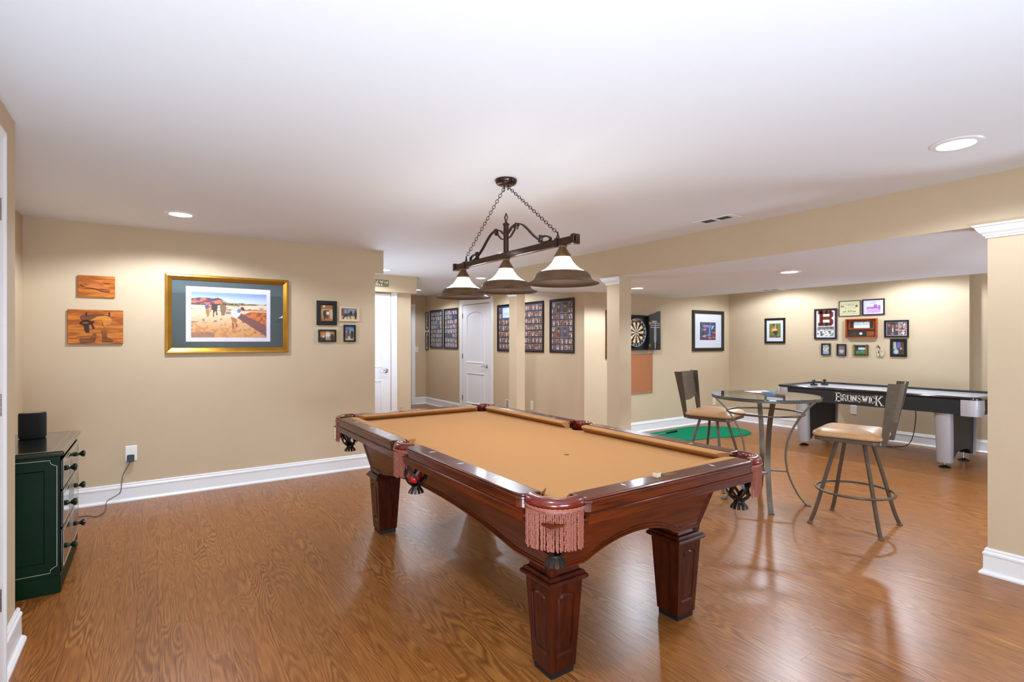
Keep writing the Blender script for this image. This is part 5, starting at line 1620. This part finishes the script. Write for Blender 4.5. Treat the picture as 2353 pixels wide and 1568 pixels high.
NUMS = [20, 1, 18, 4, 13, 6, 10, 15, 2, 17, 3, 19, 7, 16, 8, 11, 14, 9, 12, 5]
def text_mesh(name, body, size, mat, parent, loc, rot, extrude=0.0005, align='CENTER'):
    cu = bpy.data.curves.new(name, 'FONT'); cu.body = body; cu.size = size; cu.extrude = extrude; cu.align_x = align; cu.align_y = 'CENTER'; cu.resolution_u = 2
    tmp = bpy.data.objects.new(name, cu); COL.objects.link(tmp)
    bpy.context.view_layer.update()
    me = bpy.data.meshes.new_from_object(tmp.evaluated_get(bpy.context.evaluated_depsgraph_get()))
    bpy.data.objects.remove(tmp)
    me.materials.clear(); me.materials.append(mat)
    o = bpy.data.objects.new(name, me); COL.objects.link(o); o.parent = parent; o.location = loc; o.rotation_euler = rot
    return o
for i, nmb in enumerate(NUMS):
    if nmb == 20: continue
    a = R(18 * i)
    text_mesh('number', str(nmb), 0.040, WIRE, dbo, (0.193 * math.sin(a), -0.0462, 0.193 * math.cos(a)), (R(90), -a * 0 + a if False else 0, 0))
rt = MB(); stroke_text(rt, 'WINMAU', -0.058, 0.180, 0.024, 0.005, 0.006, serif=False, y=-0.0458, depth=0.0006, stretch=0.75)
tag(rt.build('brand_lettering', P('salmon_print', '#d88a70', 0.5), dbo), kind='stuff')
def flight_dart(x, z, rz):
    d_ = MB(); d_.tube([(x, -0.045, z), (x + 0.004, -0.075, z)], 0.001, 5); d_.tube([(x + 0.004, -0.075, z), (x + 0.012, -0.115, z + 0.002)], 0.0035, 6); d_.tube([(x + 0.012, -0.115, z + 0.002), (x + 0.018, -0.15, z + 0.004)], 0.002, 5)
    return d_
for i, (x, z) in enumerate(((0.098, -0.02), (0.105, -0.005), (-0.06, -0.05))):
    t = thing('dart', ['dart with a black flight stuck in the lower right of the dartboard', 'dart with a black flight stuck at the right of the bull', 'dart stuck in the left part of the dartboard'][i], 'dart', (6.15, 5.6495, 1.55), 0, 'darts in the dartboard')
    flight_dart(x, z, 0).build('barrel', P('dart_dark', '#1c1c20', 0.3, metal=0.6), t)
    f_ = MB()
    for a in (0, 90):
        c_, s_ = math.cos(R(a + 45)) * 0.017, math.sin(R(a + 45)) * 0.017
        f_.add([(x + 0.015 - c_, -0.145, z + 0.004 - s_), (x + 0.015 + c_, -0.145, z + 0.004 + s_), (x + 0.020 + c_, -0.18, z + 0.005 + s_), (x + 0.020 - c_, -0.18, z + 0.005 - s_)], [(0, 1, 2, 3)])
    f_.build('flight', BLACK, t)
# open right-hand door with scalloped top
dd = [(0.002, -0.272), (0.262, -0.272), (0.262, 0.345)]
for k in range(1, 12):
    f = k / 12; x_ = 0.262 - 0.245 * f
    dd.append((x_, 0.268 + 0.077 * (0.5 + 0.5 * math.cos(PI * f)) if f < 1 else 0.268))
dd.append((0.002, 0.268))
dm = MB(); dm.prism(dd, -0.062, -0.075, fn=lambda a, b_, c_: (a, c_, b_))
door = dm.build('cabinet_door', CAB, dc, loc=(0.264, 0, 0))
sb = MB()
for z_ in (0.150, 0.117, 0.085): sb.box(0.030, 0.240, -0.0765, -0.075, z_ - 0.004, z_ + 0.004)
sb.box(0.131, 0.138, -0.0765, -0.075, 0.085, 0.15)
for x_ in (0.113, 0.152): sb.box(x_ - 0.003, x_ + 0.003, -0.0765, -0.075, -0.130, 0.085)
for k in range(10): sb.box(0.113, 0.152, -0.0765, -0.075, -0.122 + k * 0.021, -0.115 + k * 0.021)
sb.box(0.128, 0.137, -0.0765, -0.075, -0.26 + 0.01, -0.165)
sb.tube([(0.1325 + 0.011 * math.cos(2 * PI * k / 16), -0.0757, -0.147 + 0.011 * math.sin(2 * PI * k / 16)) for k in range(16)], 0.004, 5, closed=True)
tag(sb.build('scoreboard_print', P('score_print', '#c9c6c8', 0.5), door), kind='stuff')
rt = MB(); stroke_text(rt, 'WINMAU', 0.068, 0.164, 0.022, 0.0035, 0.0055, serif=False, y=-0.075, depth=0.0012, stretch=1.0)
tag(rt.build('brand_lettering', P('score_print2', '#dad6d4', 0.5), door), kind='stuff')
for z_ in (0.15, -0.20):
    MB().box(-0.012, 0.026, -0.078, -0.075, z_ - 0.022, z_ + 0.022).build('brass_hinge', BRASS, door)
ck = thing('cork_board', 'brown cork backing board hanging under the dartboard', 'board', (6.16, 5.6495, 0.912))
MB().box(-0.388, 0.388, -0.010, 0, -0.298, 0.300).build('cork_sheet', P('cork', '#a5683f', 0.85, noise=0.12, nscale=90, bump=0.2), ck)
frame_bars(0.80, 0.62, 0.014, 0.016).build('edge_trim', P('board_trim', '#9a7460', 0.5), ck)

def tshirt_art(u, v):
    n = vnoise(u * 26, v * 30, 21)
    c = C('#141a2c') if n < 0.55 else C('#2a6a8a') if n < 0.78 else C('#5a4a7a')
    if 0.2 < u < 0.85 and 0.72 < v < 0.86: c = C('#5a7ad0')
    if 0.22 < u < 0.6 and 0.76 < v < 0.82: c = C('#e0607c')
    if 0.55 < u < 0.65 and 0.25 < v < 0.74: c = C('#7a92dc')
    if ell(u, v, 0.58, 0.28, 0.12, 0.06): c = C('#6a8ae0')
    if inpoly(u, v, [(0.7, 0.6), (0.82, 0.82), (0.88, 0.78), (0.76, 0.6)]): c = C('#c8d0f0')
    if u > 0.78 and 0.12 < v < 0.45: c = C('#e0506a') if v < 0.17 or v > 0.40 else C('#6a2438')
    if inpoly(u, v, [(0.12, 0.22), (0.3, 0.30), (0.42, 0.24), (0.28, 0.15)]): c = C('#e88aa0')
    if ell(u, v, 0.62, 0.12, 0.12, 0.05): c = C('#e0504c')
    if ell(u, v, 0.3, 0.58, 0.1, 0.06): c = C('#c07a9a')
    return c
picture('large black framed colourful print with a wide white mat', ('y', 5.65), 7.566, 8.442, 1.246, 1.947, 0.055, tshirt_art, mat_col=MATW, margin=(0.155, 0.165, 0.135, 0.145), res=(40, 36), depth=0.03)
# embossed line in the mat
def golfer(u, v):
    c = mixc(C('#5a6a2c'), C('#7d9048'), vnoise(u * 6, v * 9, 31))
    if v < 0.18: c = mixc(c, C('#6a4a2a'), 0.6)
    if inpoly(u, v, [(0.05, 0.40), (0.45, 0.32), (0.62, 0.02), (0.72, 0.02), (0.68, 0.30), (0.78, 0.44), (0.50, 0.50)]): c = C('#241a1c')
    if inpoly(u, v, [(0.12, 0.48), (0.18, 0.64), (0.40, 0.70), (0.62, 0.62), (0.78, 0.58), (0.74, 0.48), (0.45, 0.46), (0.22, 0.36)]): c = C('#d87a3a')
    if ell(u, v, 0.48, 0.56, 0.2, 0.06): c = C('#f0d090')
    if ell(u, v, 0.40, 0.80, 0.09, 0.09): c = C('#b56a48')
    if ell(u, v, 0.40, 0.88, 0.10, 0.06): c = C('#241814')
    if inpoly(u, v, [(0.50, 0.62), (0.54, 0.92), (0.58, 0.62)]): c = C('#d8d4e8')
    if ell(u, v, 0.70, 0.13, 0.07, 0.03): c = C('#efeaf0')
    return c
FAR = ('x', 8.62)
G2 = 'framed items on the far wall'
picture('black framed photo of a seated golfer on grass, white mat', FAR, 4.966, 4.615, 1.382, 1.803, 0.033, golfer, mat_col=MATW, margin=(0.045, 0.045, 0.06, 0.055), res=(24, 30), group=G2)
# letter B with the team photo
tb = picture('black frame with a maroon letter B above a grey team photo', FAR, 4.152, 3.823, 1.449, 1.92, 0.026, None, mats=FRN, mat_col=MATW, group=G2)
def block_B(mb, grow, y0, y1):
    W_, H_ = 0.215, 0.225
    g = grow
    bars = [(-W_ / 2, 0.045 - W_ / 2 + 0.09, 0, 0.042), (-W_ / 2, 0.045 - W_ / 2 + 0.09, H_ - 0.042, H_),
            (-W_ / 2 + 0.022, -W_ / 2 + 0.066, 0, H_), (0.0, W_ / 2 - 0.03, 0, 0.042), (0.0, W_ / 2 - 0.03, H_ - 0.042, H_), (-0.05, W_ / 2 - 0.03, 0.094, 0.136)]
    for a, b_, c_, d_ in bars: mb.box(a - g, b_ + g, y0, y1, c_ - g, d_ + g)
    for zc_ in (0.0, 0.115):
        mb.prism([(W_ / 2 - 0.045 - g, zc_ + (0 if zc_ == 0 else 0.018) - g * 0), (W_ / 2 - 0.028, zc_ - g), (W_ / 2 + g, zc_ + 0.028 - g * 0.4), (W_ / 2 + g, zc_ + 0.082 + g * 0.4), (W_ / 2 - 0.028, zc_ + 0.11 + g), (W_ / 2 - 0.045 - g, zc_ + 0.11)], y0, y1, fn=lambda p, q_, r_: (p, r_, q_))
b1 = MB(); block_B(b1, 0.006, -0.0042, -0.0052)
bo_ = b1.build('letter_outline', P('gold_felt', '#c87a14', 0.9), tb, loc=(0, 0, -0.043 + 0.018))
b1 = MB(); block_B(b1, 0.0, -0.0050, -0.0062)
b1.build('letter', P('maroon_felt', '#5a0c14', 0.95), tb, loc=(0, 0, -0.043 + 0.018))
def team(u, v):
    n = vnoise(u * 18, v * 9, 41)
    if v > 0.72: return mixc(C('#2a2a2a'), C('#8a8a88'), n)
    return C('#e4e4e0') if n > 0.52 else C('#3a3a3a') if v < 0.55 else C('#9a9a98')
print_obj('print', -0.122, 0.122, -0.188, -0.042, -0.0048, team, 30, 18, tb)
def cert(u, v):
    c = mixc(C('#cfcb9c'), C('#d6d2a8'), vnoise(u * 3, v * 3, 51))
    for z_, a, b_ in ((0.80, .1, .9), (0.70, .35, .7), (0.53, .22, .8), (0.36, .28, .66), (0.28, .16, .8), (0.15, .08, .92)):
        if abs(v - z_) < 0.022 and a < u < b_ and vnoise(u * 60, z_ * 40, 52) > 0.35: c = C('#6a6040')
    if 0.07 < u < 0.24 and 0.58 < v < 0.72: c = C('#a84a44') if math.sin(v * 140) > 0 else C('#d8c4b4')
    if 0.07 < u < 0.13 and 0.64 < v < 0.72: c = C('#2c3c6a')
    if ell(u, v, 0.84, 0.65, 0.07, 0.085): c = C('#7a4630')
    return c
picture('cream certificate with a small flag in a thin frame', FAR, 3.796, 3.498, 1.792, 2.023, 0.008, cert, mats=P('thin_bronze_frame', '#2e2a1e', 0.4), res=(48, 34), depth=0.014, group=G2)
def lav(u, v):
    c = C('#d5d4ea')
    if abs(v - 0.90) < 0.02 and 0.2 < u < 0.8 and vnoise(u * 50, 1, 61) > 0.4: c = C('#8a7aa0')
    if abs(v - 0.80) < 0.018 and 0.32 < u < 0.66: c = C('#8a7aa0')
    if 0.14 < u < 0.86 and 0.1 < v < 0.62:
        c = mixc(C('#b48ac8'), C('#dcb8de'), vnoise(u * 16, v * 18, 62))
        if 0.42 < v < 0.5 and u < 0.7: c = C('#7a4a9a')
        if v > 0.5: c = mixc(c, C('#d5d4ea'), 0.5)
    if ell(u, v, 0.6, 0.58, 0.1, 0.12) or (u > 0.74 and u < 0.86 and 0.3 < v < 0.62): c = C('#9a68b4')
    return c
picture('black frame with a lavender tinted landscape print', FAR, 3.475, 3.188, 1.796, 2.028, 0.015, lav, mats=FRN, res=(36, 28), group=G2)
# golf trophy shadow box
ORW = wood('orange_cherry_box', '#7a2c0c', '#b5541e', 0, 0.35, coat=0.3)
tb = picture('cherry wood shadow box with a golf scorecard and a ball', FAR, 3.692, 3.278, 1.465, 1.748, 0.017, None, mats=ORW, mat_col=BLACK, depth=0.045, name='shadow_box', group=G2, pane=True)
frame_bars(0.350, 0.135, 0.020, 0.012).build('inner_frame', ORW, tb, loc=(0, -0.0042, 0.052))
def score(u, v):
    c = C('#dfe6ee')
    if v > 0.72: c = C('#3a8aa0') if vnoise(u * 40, v * 8, 71) > 0.5 else C('#cfe2ea')
    if 0.58 < v < 0.64 or 0.1 < v < 0.15: c = C('#1c5a72')
    if 0.5 < v < 0.56: c = C('#c89a9a')
    if abs(u - 0.5) < 0.02 and v > 0.45: c = C('#e8eaf0')
    return c
print_obj('scorecard', -0.105, 0.105, 0.003, 0.100, -0.0052, score, 30, 20, tb)
MB().sphere((0, -0.018, -0.077), 0.0205, 18, 12).build('golf_ball', P('golf_ball_white', '#e6e6ea', 0.35, bump=0.4, nscale=500), tb, loc=(-0.005, 0, -0.003))
MB().box(0.066, 0.166, -0.0060, -0.004, -0.113, -0.047).build('plaque', P('copper_plate', '#a5491c', 0.4, metal=0.3, noise=0.2, nscale=80), tb)
m = MB(); m.tube([(-0.166, -0.006, -0.105), (-0.132, -0.006, -0.068)], 0.002, 5); m.tube([(-0.132, -0.0062, -0.105), (-0.166, -0.0062, -0.068)], 0.002, 5)
m.build('crossed_clubs', CHROME, tb)
m = MB(); m.box(-0.120, -0.078, -0.005, -0.004, -0.076, -0.072); m.box(-0.124, -0.066, -0.005, -0.004, -0.100, -0.096)
tag(m.build('gilt_text', BRASS, tb), kind='stuff')
def team4(u, v):
    if u < 0.60:
        c = C('#3a322e')
        for cx_, cy_, s_ in ((0.10, 0.78, 1), (0.30, 0.70, 1.1), (0.50, 0.72, 1)):
            if ell(u, v, cx_, cy_ - 0.45, 0.13, 0.42): c = C('#4a3c36')
            if ell(u, v, cx_, cy_, 0.06 * s_, 0.13 * s_): c = C('#a8684a')
        if ell(u, v, 0.3, 0.4, 0.04, 0.2): c = C('#b8c0dc')
        if ell(u, v, 0.52, 0.42, 0.09, 0.06) or ell(u, v, 0.28, 0.1, 0.08, 0.06): c = C('#c89078')
        if u > 0.575: c = C('#9a9ac0')
    else:
        k = int(v * 3); n = vnoise(u * 22, v * 26, 81 + k)
        c = C('#d8c8c0') if n > 0.62 else C('#2c1c14') if n < 0.45 else C('#b5703c')
        if abs((v * 3) % 1 - 0.5) > 0.45 or u < 0.63: c = C('#9a9ac0')
        if k == 0 and ell(u, v, 0.85, 0.17, 0.07, 0.1): c = C('#efeaf0')
    return c
picture('black frame with one large and three small group photos', FAR, 3.191, 2.898, 1.471, 1.712, 0.021, team4, mat_col=P('lilac_mat', '#9a9ac0', 0.7), margin=(0.010,) * 4, res=(40, 30), group=G2)
def bluep(u, v):
    n = vnoise(u * 9, v * 12, 91)
    c = C('#9ab8d0') if v < 0.3 else C('#2a5a9a') if n < 0.45 else C('#d8d8c8')
    return c
def greyp(u, v):
    c = C('#6a6a78')
    if 0.35 < v < 0.5 and 0.1 < u < 0.9: c = C('#c8b4bc')
    if ell(u, v, 0.5, 0.36, 0.3, 0.18): c = C('#c8b0b8')
    if ell(u, v, 0.55, 0.62, 0.12, 0.12): c = C('#8a4a34')
    return c
picture('tiny black frame with a blue and white photo under the letter frame', FAR, 4.048, 3.914, 1.200, 1.382, 0.018, bluep, res=(12, 16), group=G2)
picture('tiny black frame with a grey and pink photo', FAR, 3.823, 3.692, 1.195, 1.374, 0.018, greyp, res=(12, 16), group=G2)
def twomen(u, v):
    c = C('#4a443c')
    if u < 0.25 and v > 0.4: c = C('#b8c0b0')
    if 0.36 < u < 0.66 and v > 0.52: c = C('#6a6ac0')
    if u > 0.75 and v > 0.3: c = C('#5a4228')
    if ell(u, v, 0.25, 0.2, 0.22, 0.18): c = C('#b8cadc')
    if ell(u, v, 0.70, 0.2, 0.24, 0.2): c = C('#24282a')
    if ell(u, v, 0.25, 0.46, 0.08, 0.09) or ell(u, v, 0.70, 0.44, 0.08, 0.09): c = C('#d8a890')
    return c
picture('wide black frame with a photo of two seated people', FAR, 3.119, 2.919, 1.199, 1.449, 0.036, twomen, res=(18, 24), group=G2)
# bamboo picture frame
BAM = wood('bamboo', '#6a3c12', '#b8802c', 2, 0.4)
LEAF = P('leaf_green_frame', '#2c4a22', 0.6, noise=0.3, nscale=60)
bf = thing('bamboo_frame', 'rustic bamboo and green leaf frame with a golf course photo', 'picture', (8.6192, 3.4935, 1.283), R(-90), G2)
frame_bars(0.196, 0.156, 0.030, 0.014).build('frame', LEAF, bf)
def course(u, v):
    c = mixc(C('#dfe6f0'), C('#b0c4e0'), v) if v > 0.6 else C('#3a4a3a') if v > 0.48 else mixc(C('#2c6a2a'), C('#5aa04a'), vnoise(u * 6, v * 8, 95))
    if u < 0.25 and v > 0.4: c = C('#3a3a48')
    if ell(u, v, 0.4, 0.36, 0.06, 0.14): c = C('#5a4a8a')
    return c
print_obj('print', -0.070, 0.070, -0.050, 0.050, -0.004, course, 22, 16, bf)
MB().box(-0.072, 0.072, -0.0035, 0, -0.052, 0.052).build('backing', BLACK, bf)
for (a, b_) in (((-0.083, -0.085), (-0.083, 0.092)), ((0.083, -0.085), (0.083, 0.092)), ((-0.105, -0.066), (0.105, -0.066)), ((-0.105, 0.068), (0.105, 0.068)), ((-0.092, -0.085), (-0.092, 0.075)), ((0.070, -0.06), (0.070, 0.06))):
    m = MB(); m.tube([(a[0], -0.018, a[1]), (b_[0], -0.018, b_[1])], 0.006, 8); m.build('bamboo_cane', BAM if abs(a[0] - b_[0]) < 0.01 else P('dark_cane', '#2a2418', 0.5), bf)
# golf bag shaped photo holder
gb = thing('golf_bag_frame', 'small cream golf bag shaped photo holder on the far wall', 'ornament', (8.6192, 3.245, 1.275), R(-90), G2)
CREAMB = P('cream_resin', '#cdb98e', 0.5)
m = MB(); m.prism([(-0.040, -0.065), (-0.030, -0.078), (0.035, -0.078), (0.048, -0.062), (0.046, -0.02), (0.036, 0.03), (0.030, 0.038), (-0.030, 0.038), (-0.042, 0.0)], 0, -0.020, fn=lambda a, b_, c_: (a, c_, b_)); m.build('bag', CREAMB, gb, bevel=0.004)
print_obj('print', -0.026, 0.026, -0.034, 0.020, -0.0206, snap(5, GREY), 10, 10, gb)
m = MB(); m.box(-0.004, 0.004, -0.0225, -0.020, -0.078, -0.034); m.box(-0.004, 0.004, -0.0225, -0.020, 0.020, 0.038); m.build('strap', P('dark_strap', '#2a2418', 0.6), gb)
m = MB()
DK = P('dark_iron', '#4a3a22', 0.5)
for i, (x, z) in enumerate(((-0.034, 0.062), (-0.022, 0.078), (-0.012, 0.068))):
    m = MB(); m.tube([(-0.012 + i * 0.008, -0.010, 0.036), (x, -0.012, z)], 0.0025, 6); m.sphere((x - 0.006, -0.012, z + 0.002), 0.007, 8, 6, sc=(1.4, 0.7, 0.8)); m.build('club', DK, gb)

# --- street sign over the laundry door
ss = thing('street_sign', 'olive street name sign with white capitals above the laundry door', 'sign', (2.775, 7.7495, 2.302))
m = MB(); o_ = rrect(-0.225, 0.225, -0.053, 0.053, 0.008, 3)
m.prism(o_, -0.0, -0.004, fn=lambda a, b_, c_: (a, c_, b_)); m.build('panel', P('olive_sign', '#7d7550', 0.45), ss)
m = MB(); xe = stroke_text(m, 'LAUNDRY', -0.208, -0.034, 0.068, 0.0165, 0.0125, serif=False, y=-0.004, depth=0.0008, stretch=0.82)
tag(m.build('lettering', P('sign_white', '#ece8dc', 0.5), ss), kind='stuff')
m = MB(); stroke_text(m, 'LN', xe + 0.018, -0.004, 0.036, 0.010, 0.0075, serif=False, y=-0.004, depth=0.0008, stretch=0.82)
tag(m.build('small_lettering', P('sign_white2', '#ece8dc', 0.5), ss), kind='stuff')
